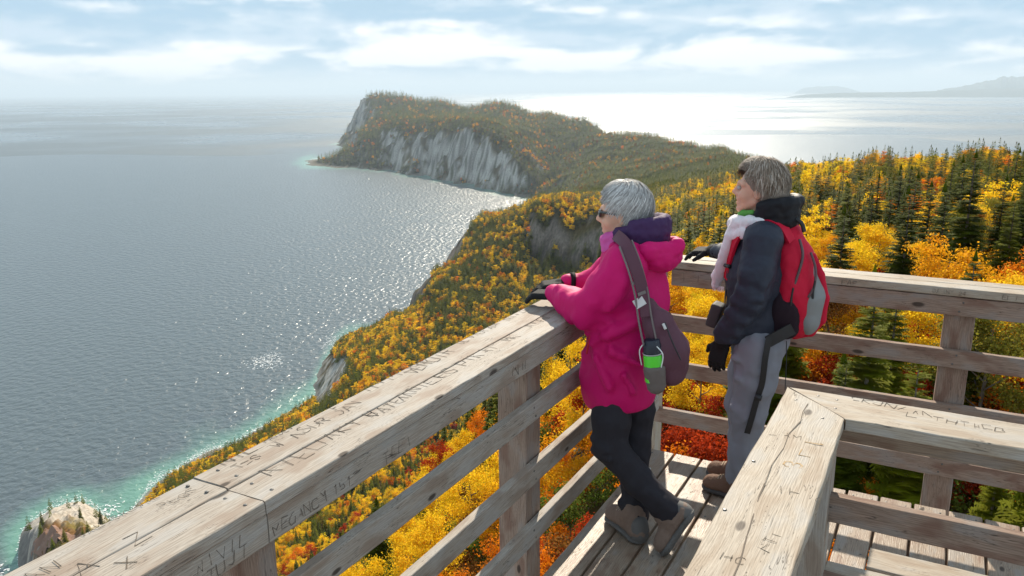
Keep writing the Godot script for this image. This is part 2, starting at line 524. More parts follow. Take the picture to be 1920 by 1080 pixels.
func make_sea() -> void:
	var nb := 300
	var nr := 260
	var v := PackedVector3Array()
	var col := PackedColorArray()
	var uv := PackedVector2Array()
	var idx := PackedInt32Array()
	var l0 := log(180.0)
	var l1 := log(90000.0)
	var split := int((log(4800.0) - l0) / (l1 - l0) * (nr - 1))
	for i in nb + 1:
		var b := lerpf(-80.0, 80.0, float(i) / nb)
		var sway := 0.16 * sin(b * 0.09 + 0.6) + 0.07 * sin(b * 0.23 + 2.0)
		for j in nr:
			var r := exp(lerpf(l0, l1, float(j) / (nr - 1)) + sway * exp(-pow((j - split) / 42.0, 2.0)))
			var p := bearing_dir(b) * r + Vector3.UP * SEA
			v.append(p)
			uv.append(Vector2(p.x, p.z) / 420.0)
			var depth := SEA - (smooth_height(b, r) if r < 7000.0 else -300.0)
			var q := rugged.get_noise_2d(p.x * 0.006, p.z * 0.006)
			var shoal := (1.0 - smoothstep(1.0, 9.5, depth + q * 4.0)) * 0.8
			var c := Color(0.062, 0.080, 0.090).lerp(Color(0.115, 0.265, 0.20), shoal)
			col.append(c)
	var far_idx := PackedInt32Array()
	for i in nb:
		for j in nr - 1:
			var a := i * nr + j
			var six := PackedInt32Array([a, a + 1, a + nr + 1, a, a + nr + 1, a + nr])
			if j < split: idx.append_array(six)
			else: far_idx.append_array(six)
	var nrm := PackedVector3Array()
	nrm.resize(v.size())
	nrm.fill(Vector3.UP)
	var m := mat(Color.WHITE, 0.28, 0.42)
	m.vertex_color_use_as_albedo = true
	m.heightmap_enabled = true
	var t := NoiseTexture2D.new()
	t.width = 1024
	t.height = 1024
	t.seamless = true
	var n := noise(91, 0.03, 4)
	n.domain_warp_enabled = true
	n.domain_warp_amplitude = 12.0
	t.noise = n
	m.heightmap_texture = t
	m.heightmap_scale = 115.0
	var mesh := arrays_mesh(v, idx, nrm, col, uv)
	# farther out single ripples are lost; calm lanes and ruffled water lie in patches
	var m2 := mat(Color.WHITE, 1.0, 0.42)
	m2.vertex_color_use_as_albedo = true
	var t2 := NoiseTexture2D.new()
	t2.width = 1024
	t2.height = 1024
	t2.seamless = true
	t2.noise = noise(93, 0.011, 4)
	var ramp := Gradient.new()
	ramp.set_offset(0, 0.28)
	ramp.set_color(0, Color(0.25, 0.25, 0.25))
	ramp.set_offset(1, 0.70)
	ramp.set_color(1, Color(0.46, 0.46, 0.46))
	t2.color_ramp = ramp
	m2.roughness_texture = t2
	m2.roughness_texture_channel = BaseMaterial3D.TEXTURE_CHANNEL_RED
	m2.uv1_scale = Vector3(420.0 / 30000.0, 420.0 / 30000.0, 1)
	var arr := []
	arr.resize(Mesh.ARRAY_MAX)
	arr[Mesh.ARRAY_VERTEX] = v
	arr[Mesh.ARRAY_INDEX] = far_idx
	arr[Mesh.ARRAY_NORMAL] = nrm
	arr[Mesh.ARRAY_COLOR] = col
	arr[Mesh.ARRAY_TEX_UV] = uv
	mesh.add_surface_from_arrays(Mesh.PRIMITIVE_TRIANGLES, arr)
	mesh.surface_set_material(0, m)
	mesh.surface_set_material(1, m2)
	var o := part("sea", mesh, null)
	tag(o, "grey blue sea rippled by wind, green in the shallows", "", "", "structure")

# Where the water meets the land on a bearing, looking in from the sea; 0 if it does not.
func shore_at(b: float, from: float, to: float) -> float:
	var r := from
	while r > to:
		if smooth_height(b, r) > SEA: return r
		r *= 0.997
	return 0.0

func fleck(g: Bag, at: Vector3, size: float, turn: float, thin: float) -> void:
	# one irregular patch of foam lying on the water
	var k0 := g.v.size()
	var n := 7
	g.v.append(at)
	g.c.append(Color.WHITE)
	for s in n:
		var a := TAU * s / n
		var e := Vector3(cos(a), 0, sin(a) * thin) * size * rng.randf_range(0.45, 1.2)
		g.v.append(at + e.rotated(Vector3.UP, turn))
		g.c.append(Color.WHITE)
	for s in n: g.i.append_array(PackedInt32Array([k0, k0 + 1 + s, k0 + 1 + (s + 1) % n]))

func make_shore() -> void:
	var g := Bag.new()
	var n := noise(55, 1.0, 3)
	var b := -36.0
	while b < 3.0:
		b += 0.035
		for span in [[1050.0, 380.0], [3700.0, 1900.0]]:
			if span[0] > 2000.0 and b < -15.5: continue
			var r := shore_at(b, span[0], span[1])
			if r == 0.0: continue
			var p := bearing_dir(b) * r
			var k := n.get_noise_2d(p.x * 0.012, p.z * 0.012)
			var s := r / 800.0
			for q in (4 if k > 0.0 else 2):
				var d := absf(rng.randfn()) * (3.5 + 8.0 * maxf(k + 0.15, 0.0)) * s
				fleck(g, bearing_dir(b + rng.randf_range(-0.03, 0.03)) * (r - 1.0 * s + d) + Vector3.UP * (SEA + 0.3), rng.randf_range(0.35, 1.3) * s, deg_to_rad(VIEW_YAW - b) + rng.randf_range(-0.5, 0.5) - (0.7 if r < 1200.0 else 0.0), 0.32)
	# a reef that breaks offshore, and the backwash under the point
	for c in [[-17.9, 856.0, 1.15, 13.0, 260], [-29.0, 572.0, 0.7, 8.0, 60], [-35.9, 515.0, 0.8, 12.0, 90], [-13.2, 900.0, 0.7, 22.0, 160]]:
		for k in c[4]:
			fleck(g, bearing_dir(c[0] + rng.randfn() * c[2] * 0.6) * (c[1] + rng.randfn() * c[3]) + Vector3.UP * (SEA + 0.3), rng.randf_range(0.4, 1.5), rng.randf() * TAU, 0.45)
	# whitecaps here and there
	for k in 700:
		var bb := rng.randf_range(-37.0, -12.0)
		var r := rng.randf_range(480.0, 1500.0)
		if smooth_height(bb, r) > SEA - 6.0: continue
		fleck(g, bearing_dir(bb) * r + Vector3.UP * (SEA + 0.3), rng.randf_range(0.25, 0.7), rng.randf() * 0.6, 0.3)
	var up := PackedVector3Array()
	up.resize(g.v.size())
	up.fill(Vector3.UP)
	tag(part("surf", arrays_mesh(g.v, g.i, up), mat(Color(0.82, 0.84, 0.84), 0.8, 0.3)), "white surf along the shore and whitecaps on the sea", "", "", "stuff")
	# dirt road with a turning loop on the point
	var road := Bag.new()
	var pts := []
	for q in [[-30.6, 455.0], [-31.4, 470.0], [-32.2, 484.0], [-32.9, 496.0], [-33.5, 503.0], [-33.6, 497.0], [-33.1, 489.0], [-32.6, 486.0]]:
		pts.append(bearing_dir(q[0]) * q[1])
	var fine := curve(pts, 8)
	var prev := []
	for k in fine.size():
		var d: Vector3 = (fine[mini(k + 1, fine.size() - 1)] - fine[maxi(k - 1, 0)]).normalized()
		var row := []
		for w in [-4.2, -1.4, 1.4, 4.2]:
			var e: Vector3 = fine[k] + d.cross(Vector3.UP) * w
			var bb := rad_to_deg(atan2(e.x, -e.z)) + VIEW_YAW
			row.append(Vector3(e.x, ground(bb, Vector2(e.x, e.z).length()) + 0.7, e.z))
		if k > 0:
			for w in 3: road.quad(prev[w], prev[w + 1], row[w + 1], row[w])
		prev = row
	tag(part("dirt_road", bag_mesh(road), mat(Color(0.24, 0.145, 0.105), 0.95, 0.2)), "brown dirt road looping on the bare rocky point", "", "", "structure")

func ridge_land(called: String, label: String, pts: Array, depth: float, c: Color) -> void:
	# a far coast: crest line as bearing, distance, height above the sea; it has a front and a back slope
	var v := PackedVector3Array()
	var idx := PackedInt32Array()
	var n := noise(called.length() * 7, 1.0, 4)
	var fine := curve(pts, 24)
	for k in fine.size():
		var p: Vector3 = fine[k]
		var d := bearing_dir(p.x)
		var hh := maxf(p.z * (1.0 + 0.10 * n.get_noise_1d(k * 0.06)), 0.0)
		for q in [[-depth, -4.0], [-depth * 0.45, hh * 0.55], [0.0, hh], [depth * 0.6, hh * 0.5], [depth, -4.0]]:
			v.append(d * (p.y + q[0]) + Vector3.UP * (SEA + q[1]))
	for k in fine.size() - 1:
		for s in 4:
			var a := k * 5 + s
			idx.append_array(PackedInt32Array([a, a + 1, a + 6, a, a + 6, a + 5]))
	tag(part(called, arrays_mesh(v, idx), mat(c, 0.95, 0.2)), label, "", "", "structure")

func make_far_land() -> void:
	ridge_land("far_coast", "low dark spit of land on the horizon at the right", [Vector3(18.6, 26000, 4), Vector3(20, 26000, 90), Vector3(23, 26000, 130), Vector3(26, 26000, 150), Vector3(29, 26000, 190), Vector3(32, 26000, 215), Vector3(36, 26000, 215), Vector3(44, 26000, 200)], 1100.0, Color(0.055, 0.062, 0.028))
	ridge_land("far_mountain", "pale blue mountains far across the bay at the right", [Vector3(27.4, 30000, 180), Vector3(28.6, 30000, 270), Vector3(29.4, 30000, 370), Vector3(30.2, 30000, 470), Vector3(30.9, 30000, 560), Vector3(31.6, 30000, 545), Vector3(32.4, 30000, 640), Vector3(33, 30000, 620), Vector3(35, 30000, 660), Vector3(39, 30000, 700), Vector3(44, 30000, 500)], 2000.0, Color(0.055, 0.062, 0.028))
	ridge_land("far_island", "faint flat island on the horizon right of the cape", [Vector3(19.0, 44000, 10), Vector3(19.7, 44000, 280), Vector3(20.8, 44000, 340), Vector3(22.0, 44000, 300), Vector3(23.2, 44000, 10)], 1500.0, Color(0.055, 0.062, 0.028))

# ---------------------------------------------------------------- trees
const LEAF := {
	"yellow": Color(0.84, 0.56, 0.022), "gold": Color(0.78, 0.39, 0.014), "orange": Color(0.70, 0.215, 0.010), "red": Color(0.42, 0.050, 0.012),
	"olive": Color(0.24, 0.21, 0.030), "green": Color(0.11, 0.15, 0.022), "brown": Color(0.26, 0.115, 0.025),
}
var needle_mat: StandardMaterial3D
var needle_pale: StandardMaterial3D
var bark_mat: StandardMaterial3D
var leaf_mats := {}
var leaf_any: StandardMaterial3D
var needle_any: StandardMaterial3D
var spruce_hi := []
var spruce_mid := []
var spruce_low := []
var broad_hi := []
var broad_mid := []
var broad_low := []
var shrub_hi := []
var spruce_trunk: Mesh
var shrub_stems: Mesh
var broad_trunk := []

func leafy(c: Color, through := 1.0, rough := 0.6) -> StandardMaterial3D:
	var m := mat(c, rough, 0.1)
	m.vertex_color_use_as_albedo = true
	m.backlight_enabled = true
	m.backlight = Color(through, through, through).linear_to_srgb()
	return m

func make_spruce(seed_: int, whorls: int, per: int, twigs: int, height := 8.0) -> ArrayMesh:
	var g := Bag.new()
	var r := RandomNumberGenerator.new()
	r.seed = seed_
	var lean := Vector3(r.randf_range(-0.02, 0.02), 0, r.randf_range(-0.02, 0.02))
	for w in whorls:
		var t := (w + r.randf() * 0.5) / whorls
		var y := height * (0.06 + 0.94 * t)
		var reach := height * 0.165 * pow(1.0 - t, 0.78) + 0.12
		var a0 := r.randf() * TAU
		for k in per:
			if r.randf() < 0.08: continue
			var a := a0 + TAU * k / per + r.randf_range(-0.3, 0.3)
			var d := Vector3(cos(a), 0, sin(a))
			var side := Vector3(-d.z, 0, d.x)
			var ln := reach * r.randf_range(0.72, 1.18)
			var droop := r.randf_range(0.12, 0.42) * (1.0 - 0.75 * t)
			var lift := 0.5 * t
			var shade := r.randf_range(0.72, 1.25)
			var col := Color(shade, shade * r.randf_range(0.93, 1.05), shade * 0.95)
			var from := lean * y + Vector3.UP * minf(height * 0.985, y + r.randf_range(-0.5, 0.5) * height / whorls)
			var prev := from
			for s in range(1, twigs + 1):
				var f := float(s) / twigs
				var p := from + d * ln * f + Vector3.UP * (-droop * ln * f * f * 1.1 + lift * ln * f * 0.6 + droop * 0.35 * ln * f * f * f)
				var wide := (0.52 * ln * sin(PI * (0.16 + 0.78 * (1.0 - f * 0.92))) * 0.9 + 0.03) * (1.0 if twigs > 2 else 1.25)
				for sgn in [-1.0, 1.0]:
					var fw := d * (ln / twigs) * r.randf_range(0.7, 1.5)
					var tip: Vector3 = prev + side * sgn * wide * r.randf_range(0.65, 1.2) + fw + Vector3.UP * r.randf_range(-0.22, 0.04) * wide
					g.tri(prev, p + (p - prev) * 0.2, tip, col)
					if twigs > 4:
						var tip2: Vector3 = prev + side * sgn * wide * r.randf_range(0.3, 0.7) + fw * 0.8 + Vector3.UP * r.randf_range(-0.10, 0.16) * wide - Vector3.UP * 0.02
						g.tri(prev, p, tip2, col * 0.97)
				prev = p
			g.tri(prev + side * 0.02, prev - side * 0.02, prev + d * ln * 0.12 - Vector3.UP * 0.01, col)
	# leader
	var top := lean * height + Vector3.UP * height
	for k in 4:
		var a := TAU * k / 4 + 0.3
		g.tri(top + Vector3.UP * 0.35, top + Vector3(cos(a), -1.6, sin(a)) * 0.14, top + Vector3(cos(a + 1.6), -1.6, sin(a + 1.6)) * 0.14, Color(0.95, 0.95, 0.9))
	return bag_mesh(g)

func clump_centres(r: RandomNumberGenerator, n: int, rx: float, ry: float, cy: float) -> Array:
	# boughs first: a few uneven lobes round the stem; the leaf clumps sit on the lobes and leave gaps between them
	var lobes := []
	var count := 7 + r.randi() % 3
	for k in count:
		var a := TAU * k / count * 2.4 + r.randf_range(-0.4, 0.4)
		var up := lerpf(-0.62, 0.80, float(k) / (count - 1)) + r.randf_range(-0.12, 0.12)
		var out := sqrt(maxf(0.05, 1.0 - up * up)) * r.randf_range(0.38, 0.78)
		lobes.append([Vector3(cos(a) * out, up, sin(a) * out), r.randf_range(0.26, 0.46)])
	var res := []
	for k in n:
		var l: Array = lobes[k % count]
		var d: Vector3 = Vector3(r.randfn(), r.randfn() * 0.8 + 0.25, r.randfn()).normalized() * l[1] * pow(r.randf(), 0.4)
		var p: Vector3 = l[0] + d
		res.append(Vector3(p.x * rx, cy + p.y * ry, p.z * rx))
	return res

func make_crown(seed_: int, clumps: int, leaves: int, size: float, rx: float, ry: float, cy: float, spread: float) -> ArrayMesh:
	var g := Bag.new()
	var r := RandomNumberGenerator.new()
	r.seed = seed_
	for c in clump_centres(r, clumps, rx, ry, cy):
		var tone := r.randf_range(0.78, 1.22)
		var hue := r.randf_range(-0.13, 0.10)
		for k in leaves:
			var o := Vector3(r.randfn(), r.randfn() * 0.62, r.randfn()) * spread * 0.55
			var p: Vector3 = c + o
			var nrm := (o.normalized() + Vector3.UP * 0.5 + Vector3(r.randfn(), r.randfn(), r.randfn()) * 0.8).normalized()
			var a := nrm.cross(Vector3(r.randfn(), r.randfn(), r.randfn())).normalized()
			var b := nrm.cross(a)
			var s := size * r.randf_range(0.6, 1.25)
			var v := tone * r.randf_range(0.82, 1.18)
			g.quad(p - a * s * 0.62, p + b * s * 0.42, p + a * s * 0.62, p - b * s * 0.42, Color(v, v * (1.0 + hue + r.randf_range(-0.05, 0.05)), v * 0.9))
	return bag_mesh(g)

func make_limbs(seed_: int, height: float, rx: float) -> ArrayMesh:
	var g := Bag.new()
	var r := RandomNumberGenerator.new()
	r.seed = seed_
	var bend := Vector3(r.randfn() * 0.15, 0, r.randfn() * 0.15)
	var trunk := curve([Vector3.DOWN * 0.6, Vector3.UP * height * 0.3 + bend, Vector3.UP * height * 0.6 - bend, Vector3.UP * height * 0.9], 4)
	var radii := []
	for k in trunk.size(): radii.append(lerpf(0.018, 0.003, float(k) / trunk.size()) * height)
	tube_into(g, trunk, radii, 6)
	for k in 9:
		var f := 0.3 + 0.6 * k / 9.0
		var at: Vector3 = trunk[int(f * (trunk.size() - 1))]
		var a := r.randf() * TAU
		var d := Vector3(cos(a), 0.55, sin(a)) * rx * (1.1 - f * 0.6)
		tube_into(g, [at, at + d * 0.5 + Vector3.UP * 0.1, at + d + Vector3.UP * r.randf_range(0.1, 0.5)], [0.007 * height, 0.0045 * height, 0.001 * height], 4)
	return bag_mesh(g)

func make_tree_kit() -> void:
	needle_mat = leafy(Color(0.080, 0.100, 0.005), 0.8)
	needle_pale = leafy(Color(0.155, 0.165, 0.007), 0.8)
	bark_mat = mat(Color(0.16, 0.13, 0.10), 0.9, 0.2)
	for k in LEAF: leaf_mats[k] = leafy(LEAF[k])
	leaf_any = leafy(Color.WHITE)
	needle_any = leafy(Color.WHITE, 0.8)
	for k in 4:
		spruce_hi.append(make_spruce(100 + k, 34, 10, 8))
		spruce_mid.append(make_spruce(120 + k, 22, 8, 4))
		spruce_low.append(make_spruce(140 + k, 11, 7, 1))
		broad_hi.append(make_crown(200 + k, 64, 150, 0.105, 2.3, 2.1, 3.6, 0.52))
		broad_mid.append(make_crown(220 + k, 48, 26, 0.24, 2.2, 2.1, 3.7, 0.52))
		broad_low.append(make_crown(240 + k, 30, 8, 0.60, 2.1, 2.1, 3.6, 0.62))
		shrub_hi.append(make_crown(260 + k, 26, 110, 0.085, 1.2, 0.75, 0.75, 0.34))
		broad_trunk.append(make_limbs(300 + k, 5.6, 1.9))
	var sg := Bag.new()
	for k in 7:
		var a := TAU * k / 7.0
		tube_into(sg, [Vector3(0, -0.2, 0), Vector3(cos(a) * 0.3, 0.5, sin(a) * 0.3), Vector3(cos(a) * 0.75, 1.1, sin(a) * 0.75)], [0.016, 0.010, 0.003], 4)
	shrub_stems = bag_mesh(sg)
	spruce_trunk = tube_mesh([Vector3.DOWN * 0.8, Vector3.UP * 3.0, Vector3.UP * 7.6], [0.13, 0.085, 0.015], 6)

func steepness(b: float, r: float) -> float:
	var dr := maxf(r * 0.006, 1.0)
	var h := smooth_height(b, r)
	var gr := (smooth_height(b, r + dr) - smooth_height(b, r - dr)) / (2.0 * dr)
	var db := rad_to_deg(dr / r)
	var gb := (smooth_height(b + db, r) - smooth_height(b - db, r)) / (2.0 * dr)
	return sqrt(gr * gr + gb * gb)

func in_frame(p: Vector3, margin := 0.06) -> bool:
	var q := p - EYE
	var a := Basis(Vector3.UP, deg_to_rad(VIEW_YAW)) * Basis(Vector3.RIGHT, deg_to_rad(-VIEW_PITCH))
	var c := a.inverse() * q
	return c.z < -1.0 and absf(c.x / -c.z) < 0.64 + margin and absf(c.y / -c.z) < 0.36 + margin

func in_sight(b: float, r: float, top: float) -> bool:
	# does the land leave the upper part of a tree in view from the platform
	var want := (top - EYE.y) / r
	var l0 := log(20.0)
	var l1 := log(r * 0.95)
	for s in 26:
		var rr := exp(lerpf(l0, l1, s / 25.0))
		if (smooth_height(b, rr) + minf(3.0, rr * 0.02) - EYE.y) / rr > want: return false
	return true

func where(p: Vector3, r: float) -> String:
	# names the neighbours of a tree as seen from the platform
	var a := Basis(Vector3.UP, deg_to_rad(VIEW_YAW)) * Basis(Vector3.RIGHT, deg_to_rad(-VIEW_PITCH))
	var c := a.inverse() * (p - EYE)
	var x := 960.0 + 1500.0 * c.x / -c.z
	var y := 540.0 - 1500.0 * c.y / -c.z
	var col := "at the right edge"
	for q in [[240.0, "by the rocky point"], [430.0, "above the cap joint"], [560.0, "above the green shallows"], [690.0, "above the surf of the shore"], [820.0, "on the seaward slope"], [930.0, "left of the sea-side post"], [1010.0, "behind the sea-side post"], [1110.0, "left of the magenta jacket"], [1230.0, "behind the magenta jacket"], [1300.0, "between the two walkers"], [1400.0, "beside the dark jacket"], [1500.0, "behind the scarf"], [1580.0, "right of the backpack"], [1680.0, "over the railing beside the backpack"], [1770.0, "left of the far railing post"], [1850.0, "above the far railing post"]]:
		if x < q[0]:
			col = q[1]
			break
	var row := "under the lowest rail"
	for q in [[345.0, "on the skyline"], [390.0, "high on the ridge"], [450.0, "mid ridge"], [520.0, "just over the far cap"], [620.0, "below the far cap"], [720.0, "behind the upper rails"], [850.0, "behind the middle rails"], [960.0, "behind the lower rails"]]:
		if y < q[0]:
			row = q[1]
			break
	return "%s, %s, %s" % ["near" if r < 90.0 else ("beyond" if r < 330.0 else "distant"), col, row]

func make_forest() -> void:
	make_tree_kit()
	var mix := noise(61, 1.0, 3)
	var tint := noise(62, 1.0, 3)
	var recs := []
	var r := 12.0
	while r < 5600.0:
		var step := maxf(2.9 if r < 120.0 else 3.3, r * 0.0040)
		var db := rad_to_deg(step / r)
		var b := -42.0
		while b < 44.0:
			b += db
			var bb := b + db * rng.randf_range(-0.45, 0.45)
			var rr := r + step * rng.randf_range(-0.45, 0.45)
			var u := rng.randf()
			var h0 := smooth_height(bb, rr)
			if h0 < SEA + 6.0: continue
			var p := bearing_dir(bb) * rr
			# clearings, cliffs and the bare point
			var steep := steepness(bb, rr)
			if steep > (1.25 if rr < 600.0 else 0.95): continue
			if rr < 75.0 and u < (0.35 if bb < 14.0 else 0.15): continue
			if bb < -28.0 and rr > 430.0 and h0 < -238.0 and u < 0.972: continue
			var on_point := bb < -28.0 and rr > 430.0 and h0 < -238.0
			if rr < 16.0 and absf(bb) > 8.0 and u < 0.5: continue
			if rr < 31.0 and bb > 6.0 and bb < 17.0: continue
			var far := smoothstep(900.0, 2000.0, rr)
			var q := lerpf(mix.get_noise_2d(p.x * 0.042, p.z * 0.042), mix.get_noise_2d(p.x * 0.0065, p.z * 0.0065), far) * 0.8 + 0.4 * mix.get_noise_2d(p.x * 0.0085 + 40.0, p.z * 0.0085)
			var q2 := lerpf(tint.get_noise_2d(p.x * 0.05, p.z * 0.05), tint.get_noise_2d(p.x * 0.008, p.z * 0.008), far)
			# how much broadleaf: most on the seaward slope, least on the far cape and the bowl under the headland
			var share := 0.45
			if bb < 2.0 and rr < 900.0: share = 0.66
			if bb > -9.0 and bb < 4.0 and rr > 450.0 and rr < 900.0: share = 0.30 + 0.45 * smoothstep(-4.0, -11.0, bb)
			if bb > 5.0 and rr > 90.0: share = 0.38
			if rr > 1100.0: share = -0.04
			if rr < 42.0: share = 0.95
			if bb > -2.0 and bb < 8.0 and rr > 24.0 and rr < 120.0: share = 0.30
			elif rr < 85.0 and rr >= 42.0: share = 0.80 if bb < 22.0 else 0.42
			var broad := rng.randf() < clampf(share + q * 1.25, 0.04, 0.96) and not on_point
			var rec := {"b": bb, "r": rr, "y": ground(bb, rr), "broad": broad, "p": p, "turn": rng.randf() * TAU}
			var grow := maxf(1.0, step / 3.6)
			if broad:
				var k := q2 + rng.randf_range(-0.22, 0.22) + (0.16 if rr < 110.0 else 0.0)
				var c := "yellow"
				if k > 0.56: c = "orange"
				elif k > 0.34: c = "gold"
				elif k < -0.42: c = "olive"
				if rng.randf() < 0.06: c = "red" if bb < 8.0 and rr < 500.0 else "brown"
				if rr > 1300.0: c = ["gold", "olive", "olive", "brown", "brown", "olive"][rng.randi() % 6] if q2 < 0.25 else ["gold", "orange", "brown"][rng.randi() % 3]
				rec.c = c
				rec.s = rng.randf_range(0.55, 1.0) * (grow if rr < 1000.0 else grow * 0.66) * lerpf(0.88, 1.2, smoothstep(90.0, 330.0, rr))
				rec.h = rec.s * 5.8
			else:
				rec.s = (rng.randf_range(0.55, 1.0) + (0.06 if bb > 5.0 and rr > 90.0 else 0.0) + 0.36 * smoothstep(250.0, 450.0, rr)) * (grow if grow < 1.5 else grow * 0.75)
				rec.h = rec.s * 8.0
				rec.pale = rng.randf() < 0.4
			recs.append(rec)
		r += step
	for q in [[31.5, 15.5, 0.48], [33.5, 22.0, 0.62], [10.2, 30.0, 0.45], [12.6, 33.0, 0.5], [29.0, 19.0, 0.42]]:
		var gp: Vector3 = bearing_dir(q[0]) * q[1]
		recs.append({"b": q[0], "r": q[1], "y": ground(q[0], q[1]), "broad": false, "p": gp, "turn": q[0], "s": q[2], "h": q[2] * 8.0, "pale": true})
	plant_shrubs()
	print("trees ", recs.size(), " ", Time.get_ticks_msec())
	# the largest in view stand as single trees
	var ranks := {true: [], false: []}
	for k in recs.size():
		var t: Dictionary = recs[k]
		if t.r > 700.0 or not in_frame(t.p + Vector3.UP * (t.y + t.h * 0.7)): continue
		if not in_sight(t.b, t.r, t.y + t.h): continue
		ranks[t.broad].append([t.h / t.r, k])
	var single := {}
	for kind in [true, false]:
		ranks[kind].sort_custom(func(x, y): return x[0] > y[0])
		for x in ranks[kind].slice(0, 290): single[x[1]] = true
	var rest := {}
	for k in recs.size():
		var t: Dictionary = recs[k]
		if single.has(k):
			plant(t)
			continue
		var lod := "mid" if t.r < 520.0 else "low"
		var key := ("broadleaf_" if t.broad else "spruce_") + lod + str(k % 4)
		if not rest.has(key): rest[key] = []
		rest[key].append(t)
	for key in rest:
		var broad: bool = key.begins_with("broad")
		var list: Array = rest[key]
		var v := int(key[-1])
		var mm := MultiMesh.new()
		mm.transform_format = MultiMesh.TRANSFORM_3D
		mm.use_colors = true
		mm.mesh = (broad_mid if broad else spruce_mid)[v] if "mid" in key else (broad_low if broad else spruce_low)[v]
		mm.instance_count = list.size()
		for k in list.size():
			var t: Dictionary = list[k]
			var wide := rng.randf_range(0.85, 1.2) * (1.0 if broad else 0.95)
			mm.set_instance_transform(k, Transform3D(Basis(Vector3.UP, t.turn).scaled(Vector3(t.s * wide, t.s, t.s * wide)), t.p + Vector3.UP * (t.y - 0.2)))
			var c: Color = LEAF[t.c] if broad else Color(0.078, 0.098, 0.005).lerp(Color(0.19, 0.185, 0.008), pow(rng.randf(), 1.6))
			var f := rng.randf_range(0.8, 1.2)
			mm.set_instance_color(k, Color(c.r * f, c.g * f * rng.randf_range(0.9, 1.1), c.b * f))
		var o := MultiMeshInstance3D.new()
		o.name = numbered("broadleaf_forest" if broad else "spruce_forest")
		o.multimesh = mm
		o.material_override = leaf_any if broad else needle_any
		add_child(o)
		tag(o, "far forest of %s on the hills and the cape" % ("yellow and orange broadleaf trees" if broad else "dark spruces"), "", "", "stuff")

func plant(t: Dictionary, label := "", group := "") -> Node3D:
	var o := base("broadleaf_tree" if t.broad else "spruce_tree", t.p + Vector3.UP * (t.y - 0.15), t.turn)
	o.scale = Vector3.ONE * t.s
	var v := int(t.turn * 1000.0) % 4
	var near: bool = t.r < 75.0
	if t.broad:
		part("trunk", broad_trunk[v], bark_mat, o)
		part("crown", (broad_hi if near else broad_mid)[v], leaf_mats[t.c], o)
	else:
		part("trunk", spruce_trunk, bark_mat, o)
		part("crown", (spruce_hi if t.r < 110.0 else spruce_mid)[v], needle_pale if t.pale else needle_mat, o)
	var words := {"yellow": "yellow birch", "gold": "golden maple", "orange": "orange maple", "red": "red maple", "olive": "olive birch", "brown": "russet maple", "green": "green birch"}
	var size := "small" if t.s < 0.75 else ("tall" if t.s > 1.0 else "middling")
	var place := where(t.p + Vector3.UP * (t.y + t.h * 0.6), t.r)
	var what: String = words[t.c] if t.broad else ("pale spruce" if t.pale else "dark spruce")
	tag(o, label if label else "%s %s %s" % [size, what, place], "tree", group if group else "%s trees %s" % ["broadleaf" if t.broad else "spruce", "around the platform" if t.r < 90.0 else "on the hills"])
	return o

func plant_shrubs() -> void:
	# low bushes on the ground round the platform: the ones in view singly, the rest as undergrowth
	var rest := {}
	var tint := noise(71, 1.0, 2)
	var words := {"red": "red leaved", "orange": "orange leaved", "gold": "golden", "green": "green leaved", "brown": "russet"}
	var shown := 0
	var r := 13.0
	while r < 95.0:
		var step := 1.5 if r < 40.0 else 2.2
		var db := rad_to_deg(step / r)
		var b := -30.0
		while b < 44.0:
			b += db
			var bb := b + db * rng.randf_range(-0.4, 0.4)
			var rr := r + step * rng.randf_range(-0.4, 0.4)
			if rng.randf() < 0.12: continue
			var p := bearing_dir(bb) * rr
			var k := tint.get_noise_2d(p.x * 0.16, p.z * 0.16) + rng.randf_range(-0.25, 0.25)
			var c := "red" if k > 0.16 else ("orange" if k > -0.02 else ("brown" if k > -0.12 else ("green" if k > -0.38 else "gold")))
			if bb < 1.0 and c == "red": c = "brown"
			if bb > 7.5 and bb < 17.0 and rr < 34.0: c = "red" if k > -0.1 else ("orange" if k > -0.3 else "green")
			var s := rng.randf_range(0.65, 1.35)
			var y := ground(bb, rr) - 0.12
			var turn := rng.randf() * TAU
			var v := rng.randi() % 4
			if rr < 36.0 and shown < 200 and in_frame(p + Vector3.UP * (y + 0.8), 0.0) and in_sight(bb, rr, y + 2.2):
				shown += 1
				var o := base("shrub", p + Vector3.UP * y, turn)
				o.scale = Vector3.ONE * s
				part("stems", shrub_stems, bark_mat, o)
				part("foliage", shrub_hi[v], leaf_mats[c], o)
				tag(o, "%s %s shrub %s" % ["low" if s < 1.0 else "bushy", words[c], where(p + Vector3.UP * (y + 0.8), rr)], "shrub", "shrubs round the platform")
			else:
				var key := c + str(v)
				if not rest.has(key): rest[key] = []
				rest[key].append(Transform3D(Basis(Vector3.UP, turn).scaled(Vector3.ONE * s), p + Vector3.UP * y))
		r += step
	for key in rest:
		var mm := MultiMesh.new()
		mm.transform_format = MultiMesh.TRANSFORM_3D
		mm.mesh = shrub_hi[int(key[-1])]
		mm.instance_count = rest[key].size()
		for k in rest[key].size(): mm.set_instance_transform(k, rest[key][k])
		var o := MultiMeshInstance3D.new()
		o.name = numbered("undergrowth")
		o.multimesh = mm
		o.material_override = leaf_mats[key.left(-1)]
		add_child(o)
		tag(o, "mixed autumn undergrowth on the hillside round the platform", "", "", "stuff")

# ---------------------------------------------------------------- weathered wood and the platform
var wood_grey: StandardMaterial3D
var wood_brown: StandardMaterial3D
var wood_pale: StandardMaterial3D
var wood_deck: StandardMaterial3D
var groove_mat: StandardMaterial3D
var fresh_mat: StandardMaterial3D
var screw_mat: StandardMaterial3D

